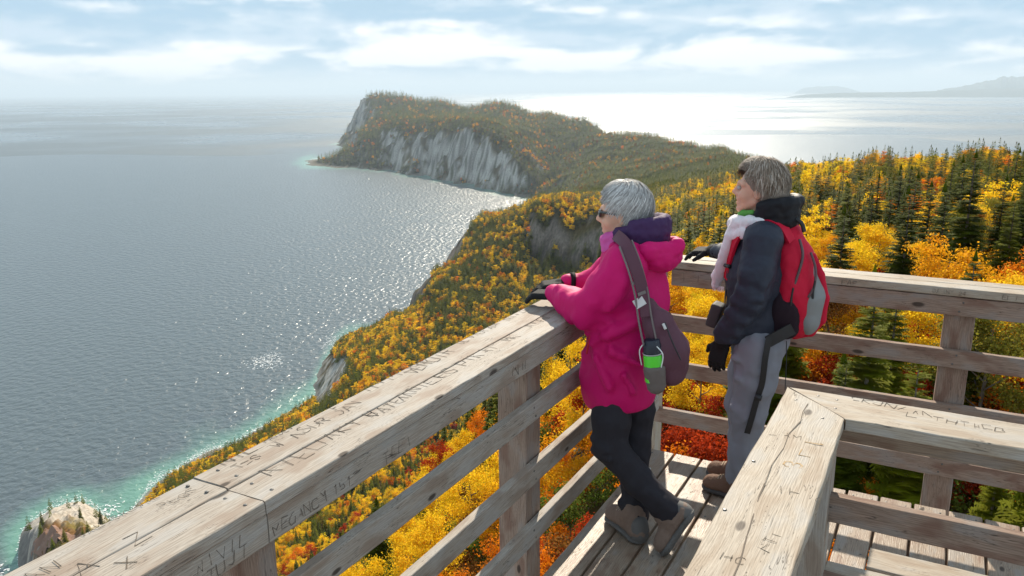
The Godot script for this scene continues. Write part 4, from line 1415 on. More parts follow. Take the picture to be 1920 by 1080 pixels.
# ---------------------------------------------------------------- soft bodies: distance fields meshed as surface nets
class Field:
	var kind := PackedInt32Array()
	var a := PackedVector3Array()
	var b := PackedVector3Array()
	var ra := PackedFloat32Array()
	var rb := PackedFloat32Array()
	var fl := PackedVector3Array()     # flattening axis times (factor - 1), for cones
	var fr: Array[Basis] = []
	var blend := 0.02
	var cuts := []                     # [normal, offset]: keeps n.p < offset
	var amp := 0.0
	var grain := Vector3.ONE * 20.0
	var amp2 := 0.0
	var grain2 := Vector3.ONE * 60.0
	var rough: FastNoiseLite
	var cell := 0.01
	var lo := Vector3.ONE * 1e9
	var hi := -Vector3.ONE * 1e9
	func grow(p: Vector3, r: float) -> void:
		lo = lo.min(p - Vector3.ONE * r)
		hi = hi.max(p + Vector3.ONE * r)
	func cone(p: Vector3, q: Vector3, r0: float, r1: float, axis := Vector3.ZERO, factor := 1.0) -> Field:
		kind.append(0); a.append(p); b.append(q); ra.append(r0); rb.append(r1); fl.append(axis * (factor - 1.0)); fr.append(Basis())
		grow(p, r0); grow(q, r1)
		return self
	func chain(pts: Array, rs: Array, axis := Vector3.ZERO, factor := 1.0) -> Field:
		for k in pts.size() - 1: cone(pts[k], pts[k + 1], rs[k], rs[k + 1], axis, factor)
		return self
	func ell(c: Vector3, radii: Vector3, turn := Basis()) -> Field:
		kind.append(1); a.append(c); b.append(radii); ra.append(0); rb.append(0); fl.append(Vector3.ZERO); fr.append(turn.inverse())
		grow(c, maxf(radii.x, maxf(radii.y, radii.z)))
		return self
	func box(c: Vector3, half: Vector3, r: float, turn := Basis()) -> Field:
		kind.append(2); a.append(c); b.append(half - Vector3.ONE * r); ra.append(r); rb.append(0); fl.append(Vector3.ZERO); fr.append(turn.inverse())
		grow(c, half.length())
		return self
	func dent(c: Vector3, radii: Vector3, turn := Basis()) -> Field:
		kind.append(3); a.append(c); b.append(radii); ra.append(0); rb.append(0); fl.append(Vector3.ZERO); fr.append(turn.inverse())
		return self
	func one(i: int, p: Vector3) -> float:
		var t := kind[i]
		if t == 0:
			var pa := p - a[i]
			var ba := b[i] - a[i]
			var h := clampf(pa.dot(ba) / maxf(ba.length_squared(), 1e-9), 0.0, 1.0)
			var o := pa - ba * h
			var f := fl[i]
			if f != Vector3.ZERO: o += f * (o.dot(f) / f.length())
			return o.length() - lerpf(ra[i], rb[i], h)
		if t == 2:
			var q := (fr[i] * (p - a[i])).abs() - b[i]
			return q.max(Vector3.ZERO).length() + minf(maxf(q.x, maxf(q.y, q.z)), 0.0) - ra[i]
		var q := fr[i] * (p - a[i])
		var r := b[i]
		var k0 := (q / r).length()
		return k0 * (k0 - 1.0) / maxf((q / (r * r)).length(), 1e-6)
	func near(p: Vector3, reach: float) -> PackedInt32Array:
		# the shapes that can matter within reach of p
		var ds := PackedFloat32Array()
		var least := 1e3
		for i in kind.size():
			var s := one(i, p)
			ds.append(s)
			if kind[i] != 3: least = minf(least, s)
		var out := PackedInt32Array()
		for i in kind.size():
			if ds[i] < least + 2.0 * reach + blend or (kind[i] == 3 and ds[i] < 2.0 * reach + blend): out.append(i)
		return out
	func at(p: Vector3, list: PackedInt32Array) -> float:
		var d := 1e3
		var k := blend
		for i in list:
			var s := one(i, p)
			if kind[i] == 3:
				var hh := maxf(k - absf(d + s), 0.0) / k
				d = maxf(d, -s) + hh * hh * k * 0.25
			else:
				var hh := maxf(k - absf(d - s), 0.0) / k
				d = minf(d, s) - hh * hh * k * 0.25
		if amp > 0.0 and absf(d) < 0.06: d += amp * rough.get_noise_3dv(p * grain)
		if amp2 > 0.0 and absf(d) < 0.06: d += amp2 * (absf(rough.get_noise_3dv(p * grain2)) * 3.0 - 0.7)
		for c in cuts:
			var s: float = p.dot(c[0]) - c[1]
			var hh := maxf(0.02 - absf(d - s), 0.0) / 0.02
			d = maxf(d, s) + hh * hh * 0.005
		return d

func net(f: Field) -> Array:
	var c := f.cell
	var pad := c * 2.5 + f.amp + f.amp2
	var lo := f.lo - Vector3.ONE * pad
	var size := f.hi + Vector3.ONE * pad - lo
	var B := 4
	var bx := int(ceil(size.x / c / B)) + 1
	var by := int(ceil(size.y / c / B)) + 1
	var bz := int(ceil(size.z / c / B)) + 1
	var nx := bx * B
	var ny := by * B
	var nz := bz * B
	var sy := nx
	var sz := nx * ny
	var val := PackedFloat32Array()
	val.resize(nx * ny * nz)
	val.fill(1.0)
	var live := []
	var reach := c * B * 0.9 + c * 1.5 + f.amp + f.amp2 + f.blend * 0.3
	for z in bz:
		for y in by:
			for x in bx:
				var mid := lo + Vector3(x * B + 1.5, y * B + 1.5, z * B + 1.5) * c
				var list := f.near(mid, c * B * 0.9)
				var d := f.at(mid, list)
				if d > reach * 1.25: continue
				var far := d < -reach * 1.6
				if not far: live.append(Vector3i(x, y, z))
				for k in B:
					for j in B:
						var row := (x * B) + (y * B + j) * sy + (z * B + k) * sz
						for i in B:
							val[row + i] = -1.0 if far else f.at(lo + Vector3(x * B + i, y * B + j, z * B + k) * c, list)
	var vid := PackedInt32Array()
	vid.resize(val.size())
	vid.fill(-1)
	var v := PackedVector3Array()
	var idx := PackedInt32Array()
	var offs := [0, 1, sy, sy + 1, sz, sz + 1, sz + sy, sz + sy + 1]
	var corner := [Vector3(0, 0, 0), Vector3(1, 0, 0), Vector3(0, 1, 0), Vector3(1, 1, 0), Vector3(0, 0, 1), Vector3(1, 0, 1), Vector3(0, 1, 1), Vector3(1, 1, 1)]
	var edges := [[0, 1], [2, 3], [4, 5], [6, 7], [0, 2], [1, 3], [4, 6], [5, 7], [0, 4], [1, 5], [2, 6], [3, 7]]
	for q in live:
		for k in range(-1, B):
			for j in range(-1, B):
				for i in range(-1, B):
					var x: int = q.x * B + i
					var y: int = q.y * B + j
					var z: int = q.z * B + k
					if x < 0 or y < 0 or z < 0 or x >= nx - 1 or y >= ny - 1 or z >= nz - 1: continue
					var at := x + y * sy + z * sz
					if vid[at] >= 0: continue
					var inside := 0
					for o in offs:
						if val[at + o] < 0.0: inside += 1
					if inside == 0 or inside == 8: continue
					var sum := Vector3.ZERO
					var n := 0
					for e in edges:
						var d0 := val[at + offs[e[0]]]
						var d1 := val[at + offs[e[1]]]
						if (d0 < 0.0) != (d1 < 0.0):
							sum += corner[e[0]].lerp(corner[e[1]], clampf(d0 / (d0 - d1), 0.0, 1.0))
							n += 1
					vid[at] = v.size()
					v.append(lo + (Vector3(x, y, z) + sum / n) * c)
	for q in live:
		for k in B:
			for j in B:
				for i in B:
					var x: int = q.x * B + i
					var y: int = q.y * B + j
					var z: int = q.z * B + k
					if x < 1 or y < 1 or z < 1 or x >= nx - 1 or y >= ny - 1 or z >= nz - 1: continue
					var at := x + y * sy + z * sz
					var s0 := val[at] < 0.0
					for ax in 3:
						var st: int = [1, sy, sz][ax]
						if s0 == (val[at + st] < 0.0): continue
						var u: int = [sy, sz, 1][ax]
						var w: int = [sz, 1, sy][ax]
						var a0 := vid[at - u - w]
						var a1 := vid[at - w]
						var a2 := vid[at]
						var a3 := vid[at - u]
						if a0 < 0 or a1 < 0 or a2 < 0 or a3 < 0: continue
						if s0: idx.append_array(PackedInt32Array([a0, a2, a1, a0, a3, a2]))
						else: idx.append_array(PackedInt32Array([a0, a1, a2, a0, a2, a3]))
	return [v, idx, smooth_normals(v, idx)]

# Fields wait here and are meshed together on all cores: [field, name, material, parent, mesh]
var waiting := []

func want(f: Field, called: String, m: Material, parent: Node3D, label := "", also: Field = null) -> void:
	if f.rough == null: f.rough = noise(called.hash() % 1000 + waiting.size(), 1.0, 3)
	waiting.append([f, called, m, parent, null, label, also])

func mesh_one(i: int) -> void:
	var m := net(waiting[i][0])
	if waiting[i][6]:
		# a second, coarser field joined into the same mesh
		var n := net(waiting[i][6])
		var first: int = m[0].size()
		m[0].append_array(n[0])
		for k in n[1]: m[1].append(k + first)
		m[2].append_array(n[2])
	waiting[i][4] = m

func mesh_all() -> void:
	var job := WorkerThreadPool.add_group_task(mesh_one, waiting.size())
	WorkerThreadPool.wait_for_group_task_completion(job)
	for w in waiting:
		var o := part(w[1], arrays_mesh(w[4][0], w[4][1], w[4][2]), w[2], w[3])
		o.position = -w[3].position
		if w[5]: o.set_meta("label", w[5])
	waiting.clear()

func world_part(called: String, mesh: Mesh, m: Material, parent: Node3D) -> MeshInstance3D:
	var o := part(called, mesh, m, parent)
	o.position = -parent.position
	return o

func cloth(c: Color, rough := 0.8, relief := 0.05, scale := 14.0) -> StandardMaterial3D:
	var m := mat(c, rough, 0.3)
	m.heightmap_enabled = true
	m.heightmap_texture = weave
	m.heightmap_scale = relief
	m.uv1_triplanar = true
	m.uv1_scale = Vector3.ONE * scale
	return m

var weave: NoiseTexture2D

# A hand: w wrist, d the way the fingers point, n out of the back of the hand, t towards the thumb.
func hand_field(w: Vector3, d: Vector3, n: Vector3, t: Vector3, curl: float, s := 1.0) -> Field:
	d = d.normalized()
	n = n.slide(d).normalized()
	t = t.slide(d).slide(n).normalized()
	var f := Field.new()
	f.blend = 0.007
	f.cell = 0.0045
	var palm := w + d * 0.045 * s
	f.cone(w - d * 0.03 * s, w + d * 0.01, 0.033 * s, 0.031 * s, n, 1.25)
	f.box(palm + d * 0.008 * s, Vector3(0.043, 0.016, 0.05) * s, 0.014 * s, Basis(t, n, t.cross(n)))
	var lens := [0.072, 0.080, 0.074, 0.060]
	for k in 4:
		var side := 0.031 - k * 0.0205
		var p := w + d * (0.088 - absf(k - 1.2) * 0.005) * s + t * side * s
		var dir := (d + t * side * 1.6).normalized()
		var bend := curl * (0.9 + 0.1 * k)
		for j in 3:
			var l: float = lens[k] * [0.46, 0.31, 0.23][j] * s
			dir = (dir - n * tan(bend * [0.7, 0.9, 0.6][j])).normalized()
			var q := p + dir * l
			f.cone(p, q, (0.0105 - j * 0.0008) * s, (0.0100 - j * 0.0010) * s)
			p = q
	var tp := w + d * 0.022 * s + t * 0.030 * s
	var tm := tp + (d * 0.6 + t * 0.72 - n * 0.25).normalized() * 0.036 * s
	var te := tm + (d * 0.9 + t * 0.3 - n * 0.45).normalized() * 0.036 * s
	f.cone(tp, tm, 0.015 * s, 0.0125 * s)
	f.cone(tm, te, 0.0125 * s, 0.0095 * s)
	return f

func head_field(c: Vector3, fw: Vector3, up: Vector3, s: float) -> Field:
	fw = fw.normalized()
	up = up.slide(fw).normalized()
	var lf := up.cross(fw)
	var B := Basis(fw, up, lf)
	var P := func(x: float, y: float, z: float) -> Vector3: return c + (fw * x + up * y + lf * z) * s
	var f := Field.new()
	f.blend = 0.016 * s
	f.cell = 0.0042
	f.ell(P.call(-0.012, 0.028, 0), Vector3(0.097, 0.092, 0.076) * s, B)
	f.ell(P.call(0.034, -0.035, 0), Vector3(0.060, 0.082, 0.058) * s, B)
	for z in [-1.0, 1.0]:
		f.cone(P.call(0.0, -0.06, 0.046 * z), P.call(0.064, -0.103, 0.013 * z), 0.021 * s, 0.019 * s)
		f.ell(P.call(0.060, -0.034, 0.040 * z), Vector3(0.026, 0.026, 0.022) * s, B)
		f.cone(P.call(0.087, 0.024, 0.006 * z), P.call(0.070, 0.020, 0.046 * z), 0.011 * s, 0.010 * s)
		f.ell(P.call(-0.008, -0.012, 0.078 * z), Vector3(0.019, 0.031, 0.009) * s, B)
		f.ell(P.call(0.096, -0.032, 0.011 * z), Vector3(0.010, 0.008, 0.008) * s, B)
	f.cone(P.call(0.058, -0.106, 0), P.call(0.074, -0.108, 0), 0.019 * s, 0.016 * s)
	f.cone(P.call(0.090, 0.014, 0), P.call(0.112, -0.024, 0), 0.0085 * s, 0.0105 * s)
	f.cone(P.call(0.088, -0.060, -0.017), P.call(0.088, -0.060, 0.017), 0.0085 * s, 0.0085 * s)
	f.cone(P.call(0.086, -0.075, -0.015), P.call(0.086, -0.075, 0.015), 0.0090 * s, 0.0090 * s)
	f.cone(P.call(-0.02, -0.06, 0), P.call(-0.035, -0.17, 0), 0.052 * s, 0.056 * s)
	for z in [-1.0, 1.0]: f.dent(P.call(0.096, 0.001, 0.031 * z), Vector3(0.014, 0.011, 0.016) * s, B)
	f.dent(P.call(0.101, -0.0675, 0), Vector3(0.008, 0.0022, 0.02) * s, B)
	return f

# Hair: tapering ribbons that leave the crown and lie over the skull. line(phi) gives how far down (radians) the hair reaches; phi 0 is the face.
func hair_mesh(c: Vector3, fw: Vector3, up: Vector3, s: float, count: int, seed_: int, tones: Array, lift: float, reach: Callable, part_at: Vector2, stray: float) -> ArrayMesh:
	fw = fw.normalized()
	up = up.slide(fw).normalized()
	var lf := up.cross(fw)
	var r := RandomNumberGenerator.new()
	r.seed = seed_
	var g := Bag.new()
	var mid := c + (fw * -0.012 + up * 0.028) * s
	for k in count:
		var phi := r.randf() * TAU
		var most: float = reach.call(phi)
		var t0 := most * pow(r.randf(), 0.8) * 0.62
		var t1 := minf(t0 + r.randf_range(0.55, 1.0), most * r.randf_range(0.9, 1.08))
		var tone: Color = tones[r.randi() % tones.size()]
		tone = tone * r.randf_range(0.8, 1.2)
		var wide := r.randf_range(0.0011, 0.0024)
		var high := lift * r.randf_range(0.35, 1.0)
		var twist := r.randf_range(-1, 1) * 0.22 + part_at.y
		var prev := Vector3.ZERO
		var prev_side := Vector3.ZERO
		var n := 7
		for j in n + 1:
			var t := float(j) / n
			var th := lerpf(t0, t1, t)
			var ph := phi + twist * t * sin(th) + part_at.x * (1.0 - t)
			var dir := fw * sin(th) * cos(ph) + lf * sin(th) * sin(ph) + up * cos(th)
			var rad := Vector3(0.104, 0.099, 0.083)
			var e := Vector3(dir.dot(fw) * rad.x, dir.dot(up) * rad.y, dir.dot(lf) * rad.z)
			var out := high * (0.5 + 0.5 * sin(PI * minf(t * 1.1, 1.0))) + (stray * r.randf() if t > 0.75 else 0.0)
			var p := mid + (fw * e.x + up * e.y + lf * e.z) * s + dir * out
			if th > 1.5: p += -up * (th - 1.5) * 0.035 + dir * (th - 1.5) * 0.008
			if j > 0:
				var d := (p - prev).normalized()
				var side := dir.cross(d).normalized() * wide * (1.0 - 0.8 * pow(t, 2.5))
				if prev_side == Vector3.ZERO: prev_side = side
				g.quad(prev - prev_side, prev + prev_side, p + side, p - side, tone)
				prev_side = side
			prev = p
	return bag_mesh(g)

func boot(owner: Node3D, ankle: Vector3, heel: Vector3, toe: Vector3, up: Vector3, leather: Material, sole: Material, lace: Material) -> void:
	var d := (toe - heel).normalized()
	up = up.slide(d).normalized()
	var side := d.cross(up)
	var ln := heel.distance_to(toe)
	var f := Field.new()
	f.blend = 0.028
	f.cell = 0.0055
	f.amp = 0.003
	f.grain = Vector3.ONE * 45.0
	f.cone(heel + d * 0.035 + up * 0.050, toe - d * 0.05 + up * 0.045, 0.043, 0.043, side, 1.05)
	f.cone(heel + d * 0.04 + up * 0.055, ankle + up * 0.035, 0.046, 0.050)
	f.cone(ankle + d * 0.02, toe - d * 0.10 + up * 0.062, 0.046, 0.036)
	f.ell(toe - d * 0.055 + up * 0.042, Vector3(0.052, 0.038, 0.048), Basis(d, up, side))
	f.cone(ankle + up * 0.03, ankle + up * 0.055, 0.055, 0.054)
	f.cuts.append([-up, -(heel + up * 0.026).dot(up)])
	want(f, "boot", leather, owner)
	var q := Field.new()
	q.blend = 0.02
	q.cell = 0.0055
	q.amp = 0.004
	q.grain = Vector3.ONE * 70.0
	q.cone(heel + d * 0.046 + up * 0.017, heel + d * ln * 0.42 + up * 0.019, 0.053, 0.046, up, 2.7)
	q.cone(heel + d * ln * 0.42 + up * 0.019, toe - d * 0.054 + up * 0.021, 0.046, 0.058, up, 2.7)
	q.cone(toe - d * 0.03 + up * 0.03, toe - d * 0.03 + up * 0.034, 0.03, 0.03, side, 0.7)
	want(q, "boot_sole", sole, owner)
	var band := Field.new()
	band.blend = 0.01
	band.cell = 0.005
	band.cone(heel + d * 0.034 + up * 0.045, heel + d * 0.040 + up * 0.085, 0.049, 0.047)
	band.cuts.append([d, (heel + d * 0.045).dot(d)])
	want(band, "heel_panel", sole, owner)
	var g := Bag.new()
	for k in 5:
		var p := ankle.lerp(toe - d * 0.10 + up * 0.062, 0.15 + k * 0.17) + up * (0.040 - k * 0.001) + d * 0.022
		tube_into(g, [p - side * 0.026 - up * 0.010, p + d * 0.003 + up * 0.002, p + side * 0.026 - up * 0.010 + d * 0.012], [0.0036, 0.0036, 0.0036], 5)
	world_part("laces", bag_mesh(g), lace, owner)

func ring_pts(c: Vector3, rx: float, rz: float, tilt: Vector3, n: int) -> Array:
	var out := []
	for k in n + 1:
		var a := TAU * k / n
		var p := Vector3(cos(a) * rx, 0, sin(a) * rz)
		out.append(c + p + Vector3.UP * (p.x * tilt.x + p.z * tilt.z))
	return out

func make_people() -> void:
	weave = NoiseTexture2D.new()
	weave.width = 256
	weave.height = 256
	weave.seamless = true
	weave.noise = noise(123, 0.09, 3)
	first_walker()
	second_walker()
	shoulder_bag()
	backpack()
	mesh_all()

func skin() -> StandardMaterial3D:
	var m := mat(Color(0.60, 0.335, 0.235), 0.5, 0.4)
	m.subsurf_scatter_enabled = true
	m.subsurf_scatter_strength = 0.12
	return m

func first_walker() -> void:
	var o := base("person", Vector3(-1.1, 0, -3.3))
	tag(o, "grey haired walker in magenta jacket and sunglasses leaning on the sea-side railing", "person", "walkers on the platform")
	var V := func(x, y, z): return Vector3(x, y, z)
	var fw := Vector3(-1, -0.04, 0.24)
	var up := Vector3(0.02, 1, 0.03)
	var hc := Vector3(-1.246, 1.537, -3.33)
	# the body: head, neck, trunk and limbs in one surface, most of it under clothes
	var head := head_field(hc, fw, up, 0.98)
	var body := Field.new()
	body.cell = 0.016
	body.blend = 0.03
	body.cone(V.call(-1.205, 1.39, -3.33), V.call(-1.20, 1.24, -3.32), 0.06, 0.13)
	body.cone(V.call(-1.20, 1.24, -3.32), V.call(-1.21, 0.84, -3.30), 0.13, 0.13)
	body.chain([V.call(-1.18, 1.36, -3.19), V.call(-1.311, 1.128, -3.14), V.call(-1.55, 1.145, -3.27)], [0.05, 0.04, 0.028])
	body.chain([V.call(-1.26, 1.35, -3.47), V.call(-1.46, 1.135, -3.5), V.call(-1.555, 1.165, -3.42)], [0.05, 0.04, 0.028])
	body.chain([V.call(-1.22, 0.80, -3.22), V.call(-1.215, 0.49, -3.17), V.call(-0.945, 0.19, -3.235)], [0.08, 0.055, 0.04])
	body.chain([V.call(-1.19, 0.80, -3.38), V.call(-1.165, 0.42, -3.36), V.call(-1.14, 0.12, -3.30)], [0.08, 0.055, 0.04])
	want(head, "body", skin(), o, "", body)
	# jacket
	var jm := cloth(Color(0.52, 0.004, 0.118), 0.6, 0.03, 10.0)
	jm.rim_enabled = true
	jm.rim = 0.15
	jm.rim_tint = 0.6
	var j := Field.new()
	j.blend = 0.05
	j.cell = 0.0085
	j.amp = 0.005
	j.grain = Vector3(6, 4, 6)
	j.amp2 = 0.0022
	j.grain2 = Vector3(9, 6, 10)
	var X := Vector3.RIGHT
	j.chain([V.call(-1.195, 1.30, -3.325), V.call(-1.195, 1.15, -3.32), V.call(-1.215, 0.98, -3.31), V.call(-1.232, 0.74, -3.30)], [0.150, 0.173, 0.168, 0.184], X, 1.06)
	j.cone(V.call(-1.165, 1.352, -3.185), V.call(-1.25, 1.345, -3.47), 0.082, 0.082)
	j.cone(V.call(-1.20, 1.37, -3.33), V.call(-1.21, 1.42, -3.33), 0.10, 0.085)
	j.chain([V.call(-1.168, 1.345, -3.16), V.call(-1.245, 1.225, -3.135), V.call(-1.318, 1.128, -3.145), V.call(-1.43, 1.135, -3.20), V.call(-1.548, 1.150, -3.265)], [0.085, 0.080, 0.070, 0.060, 0.045])
	j.chain([V.call(-1.26, 1.34, -3.48), V.call(-1.46, 1.135, -3.50), V.call(-1.55, 1.165, -3.425)], [0.085, 0.068, 0.046])
	# creases that run across the elbow and the small of the back
	for q in [[-1.30, 1.20, -3.07, -1.36, 1.10, -3.075], [-1.27, 1.17, -3.06, -1.33, 1.07, -3.085], [-1.37, 1.17, -3.10, -1.40, 1.09, -3.13], [-1.45, 1.185, -3.16, -1.47, 1.11, -3.19], [-1.23, 1.10, -3.12, -1.33, 1.02, -3.15], [-1.20, 1.06, -3.11, -1.30, 0.98, -3.13], [-1.10, 1.10, -3.15, -1.22, 1.03, -3.10], [-1.20, 0.96, -3.11, -1.06, 0.90, -3.16], [-1.22, 1.30, -3.085, -1.26, 1.20, -3.055], [-1.14, 1.28, -3.09, -1.20, 1.16, -3.07], [-1.33, 1.19, -3.085, -1.43, 1.17, -3.14], [-1.40, 1.08, -3.15, -1.47, 1.105, -3.20], [-1.50, 1.19, -3.215, -1.52, 1.12, -3.235], [-1.28, 0.92, -3.12, -1.20, 0.80, -3.10], [-1.14, 0.86, -3.12, -1.10, 0.78, -3.14], [-1.36, 0.90, -3.20, -1.38, 0.79, -3.22]]:
		j.cone(V.call(q[0], q[1], q[2]), V.call(q[3], q[4], q[5]), 0.014, 0.008)
	j.cuts.append([Vector3(0.09, -1, 0).normalized(), -0.757])
	want(j, "jacket", jm, o)
	var hood := Field.new()
	hood.blend = 0.03
	hood.cell = 0.0075
	hood.amp = 0.009
	hood.grain = Vector3(9, 16, 9)
	hood.ell(V.call(-1.075, 1.372, -3.325), Vector3(0.102, 0.078, 0.150), Basis(Vector3.BACK, -0.25))
	hood.cone(V.call(-1.24, 1.40, -3.215), V.call(-1.08, 1.405, -3.18), 0.022, 0.03)
	hood.cone(V.call(-1.08, 1.405, -3.18), V.call(-0.985, 1.415, -3.30), 0.03, 0.028)
	hood.cone(V.call(-0.985, 1.415, -3.30), V.call(-1.05, 1.41, -3.45), 0.028, 0.026)
	hood.dent(V.call(-1.125, 1.45, -3.325), Vector3(0.115, 0.082, 0.125), Basis(Vector3.BACK, -0.2))
	want(hood, "hood", jm, o)
	var pocket := tube_mesh([V.call(-1.305, 1.04, -3.128), V.call(-1.318, 0.96, -3.125), V.call(-1.322, 0.93, -3.124)], [0.004, 0.005, 0.004], 6)
	world_part("pocket_zip", pocket, mat(Color(0.45, 0.006, 0.02), 0.5), o)
	# the quilted collar underneath and the neck warmer
	var pm := cloth(Color(0.050, 0.022, 0.075), 0.7, 0.03, 12.0)
	var co := Field.new()
	co.blend = 0.012
	co.cell = 0.006
	co.amp = 0.004
	co.grain = Vector3.ONE * 30.0
	for lvl in [[0.0, 0.098, 0.034], [0.036, 0.100, 0.033], [0.070, 0.096, 0.030]]:
		var rp := ring_pts(V.call(-1.165 + lvl[0] * 0.15, 1.428 + lvl[0], -3.328), lvl[1], lvl[1] * 1.02, Vector3(0.12, 0, 0), 16)
		for k in 16:
			var ang := TAU * (k + 0.5) / 16
			if cos(ang) < -0.62 or (lvl[0] > 0.05 and cos(ang) < 0.15): continue
			co.cone(rp[k], rp[k + 1], lvl[2], lvl[2])
	want(co, "quilted_collar", pm, o)
	var wm := cloth(Color(0.55, 0.10, 0.33), 0.9, 0.10, 30.0)
	var wn := Field.new()
	wn.blend = 0.02
	wn.cell = 0.0055
	wn.amp = 0.006
	wn.grain = Vector3(20, 50, 20)
	wn.chain([V.call(-1.21, 1.46, -3.235), V.call(-1.285, 1.425, -3.27), V.call(-1.312, 1.405, -3.33), V.call(-1.285, 1.425, -3.39)], [0.022, 0.030, 0.034, 0.03])
	wn.chain([V.call(-1.19, 1.425, -3.225), V.call(-1.28, 1.385, -3.26), V.call(-1.305, 1.37, -3.33)], [0.022, 0.03, 0.034])
	want(wn, "neck_warmer", wm, o)
	# trousers
	var tm := cloth(Color(0.026, 0.024, 0.030), 0.75, 0.03, 12.0)
	var t := Field.new()
	t.blend = 0.03
	t.cell = 0.008
	t.amp = 0.007
	t.grain = Vector3(9, 7, 9)
	t.amp2 = 0.0018
	t.grain2 = Vector3(10, 7, 10)
	t.ell(V.call(-1.205, 0.78, -3.30), Vector3(0.135, 0.13, 0.150))
	t.chain([V.call(-1.222, 0.78, -3.215), V.call(-1.222, 0.62, -3.185), V.call(-1.216, 0.49, -3.17), V.call(-1.09, 0.335, -3.20), V.call(-0.955, 0.205, -3.235)], [0.082, 0.084, 0.073, 0.065, 0.066])
	t.chain([V.call(-1.185, 0.78, -3.385), V.call(-1.17, 0.60, -3.37), V.call(-1.162, 0.42, -3.355), V.call(-1.15, 0.26, -3.325), V.call(-1.132, 0.11, -3.30)], [0.082, 0.082, 0.069, 0.063, 0.066])
	for q in [[-1.29, 0.53, -3.13, -1.20, 0.50, -3.09], [-1.28, 0.47, -3.13, -1.19, 0.46, -3.09], [-0.99, 0.29, -3.17, -0.93, 0.22, -3.19], [-1.03, 0.32, -3.15, -1.00, 0.20, -3.19], [-1.20, 0.16, -3.27, -1.10, 0.13, -3.24]]:
		t.cone(V.call(q[0], q[1], q[2]), V.call(q[3], q[4], q[5]), 0.011, 0.006)
	want(t, "trousers", tm, o)
	world_part("reflective_strip", tube_mesh([V.call(-1.062, 0.37, -3.278), V.call(-1.064, 0.31, -3.27)], [0.005, 0.005], 6), mat(Color(0.6, 0.6, 0.62), 0.3), o)
	# boots: the right one flat, the left one up on its toe
	var lm := cloth(Color(0.20, 0.14, 0.11), 0.7, 0.12, 20.0)
	var sm := mat(Color(0.11, 0.105, 0.10), 0.8)
	var lace := mat(Color(0.35, 0.30, 0.24), 0.8)
	boot(o, V.call(-1.135, 0.085, -3.285), V.call(-1.065, 0.0, -3.225), V.call(-1.295, 0.0, -3.385), Vector3.UP, lm, sm, lace)
	boot(o, V.call(-0.925, 0.165, -3.238), V.call(-0.835, 0.205, -3.262), V.call(-0.938, -0.004, -3.185), Vector3(-0.9, 0.52, 0.05), lm, sm, lace)
	# gloved hands over the rail
	var gm := cloth(Color(0.012, 0.012, 0.013), 0.75, 0.06, 30.0)
	want(hand_field(V.call(-1.560, 1.140, -3.275), Vector3(-1, -0.10, -0.10), Vector3(-0.1, 1, 0.1), Vector3(0, 0, -1), 0.40, 1.02), "glove", gm, o)
	want(hand_field(V.call(-1.570, 1.165, -3.405), Vector3(-0.8, -0.10, 0.55), Vector3(0, 1, 0.1), Vector3(0.5, 0, 0.8), 0.35, 1.02), "glove", gm, o)
	world_part("wrist_strap", tube_mesh([V.call(-1.527, 1.165, -3.44), V.call(-1.545, 1.167, -3.428)], [0.051, 0.051], 14), gm, o)
	# hair: grey, short, layered, brushed across from the parting
	var tones := [Color(0.48, 0.465, 0.45), Color(0.37, 0.355, 0.345), Color(0.56, 0.545, 0.53), Color(0.27, 0.255, 0.245), Color(0.44, 0.42, 0.40)]
	var hm := mat(Color.WHITE, 0.6, 0.3)
	hm.vertex_color_use_as_albedo = true
	var reach := func(phi: float) -> float:
		var c := cos(phi)
		return 1.02 if c > 0.72 else (1.30 if c > 0.35 else (1.72 if c > -0.25 else 2.12))
	world_part("hair", hair_mesh(hc, fw, up, 0.99, 5200, 31, tones, 0.030, reach, Vector2(0.35, -0.25), 0.012), hm, o)
	var cap := Field.new()
	cap.blend = 0.02
	cap.cell = 0.006
	cap.amp = 0.004
	cap.grain = Vector3.ONE * 40.0
	cap.ell(hc + V.call(0.022, 0.036, 0.0), Vector3(0.099, 0.094, 0.083))
	cap.ell(hc + V.call(0.055, -0.01, 0.0), Vector3(0.070, 0.085, 0.080))
	cap.dent(hc + V.call(-0.11, -0.075, 0.0), Vector3(0.12, 0.115, 0.2))
	var cm := mat(Color(0.27, 0.26, 0.25), 0.8)
	want(cap, "hair_base", cm, o)
	# wrap-around sunglasses
	var gl := mat(Color(0.008, 0.008, 0.009), 0.12, 0.6)
	var gf := Field.new()
	gf.blend = 0.006
	gf.cell = 0.0032
	for z in [-1.0, 1.0]:
		gf.ell(hc + V.call(-0.094, -0.002, 0.034 * z), Vector3(0.009, 0.020, 0.029), Basis(Vector3.UP, 0.42 * z))
		gf.chain([hc + V.call(-0.080, 0.006, 0.060 * z), hc + V.call(-0.045, 0.007, 0.077 * z), hc + V.call(0.006, 0.002, 0.083 * z)], [0.0072, 0.0058, 0.004])
	gf.cone(hc + V.call(-0.104, 0.006, -0.012), hc + V.call(-0.104, 0.006, 0.012), 0.005, 0.005)
	want(gf, "sunglasses", gl, o)

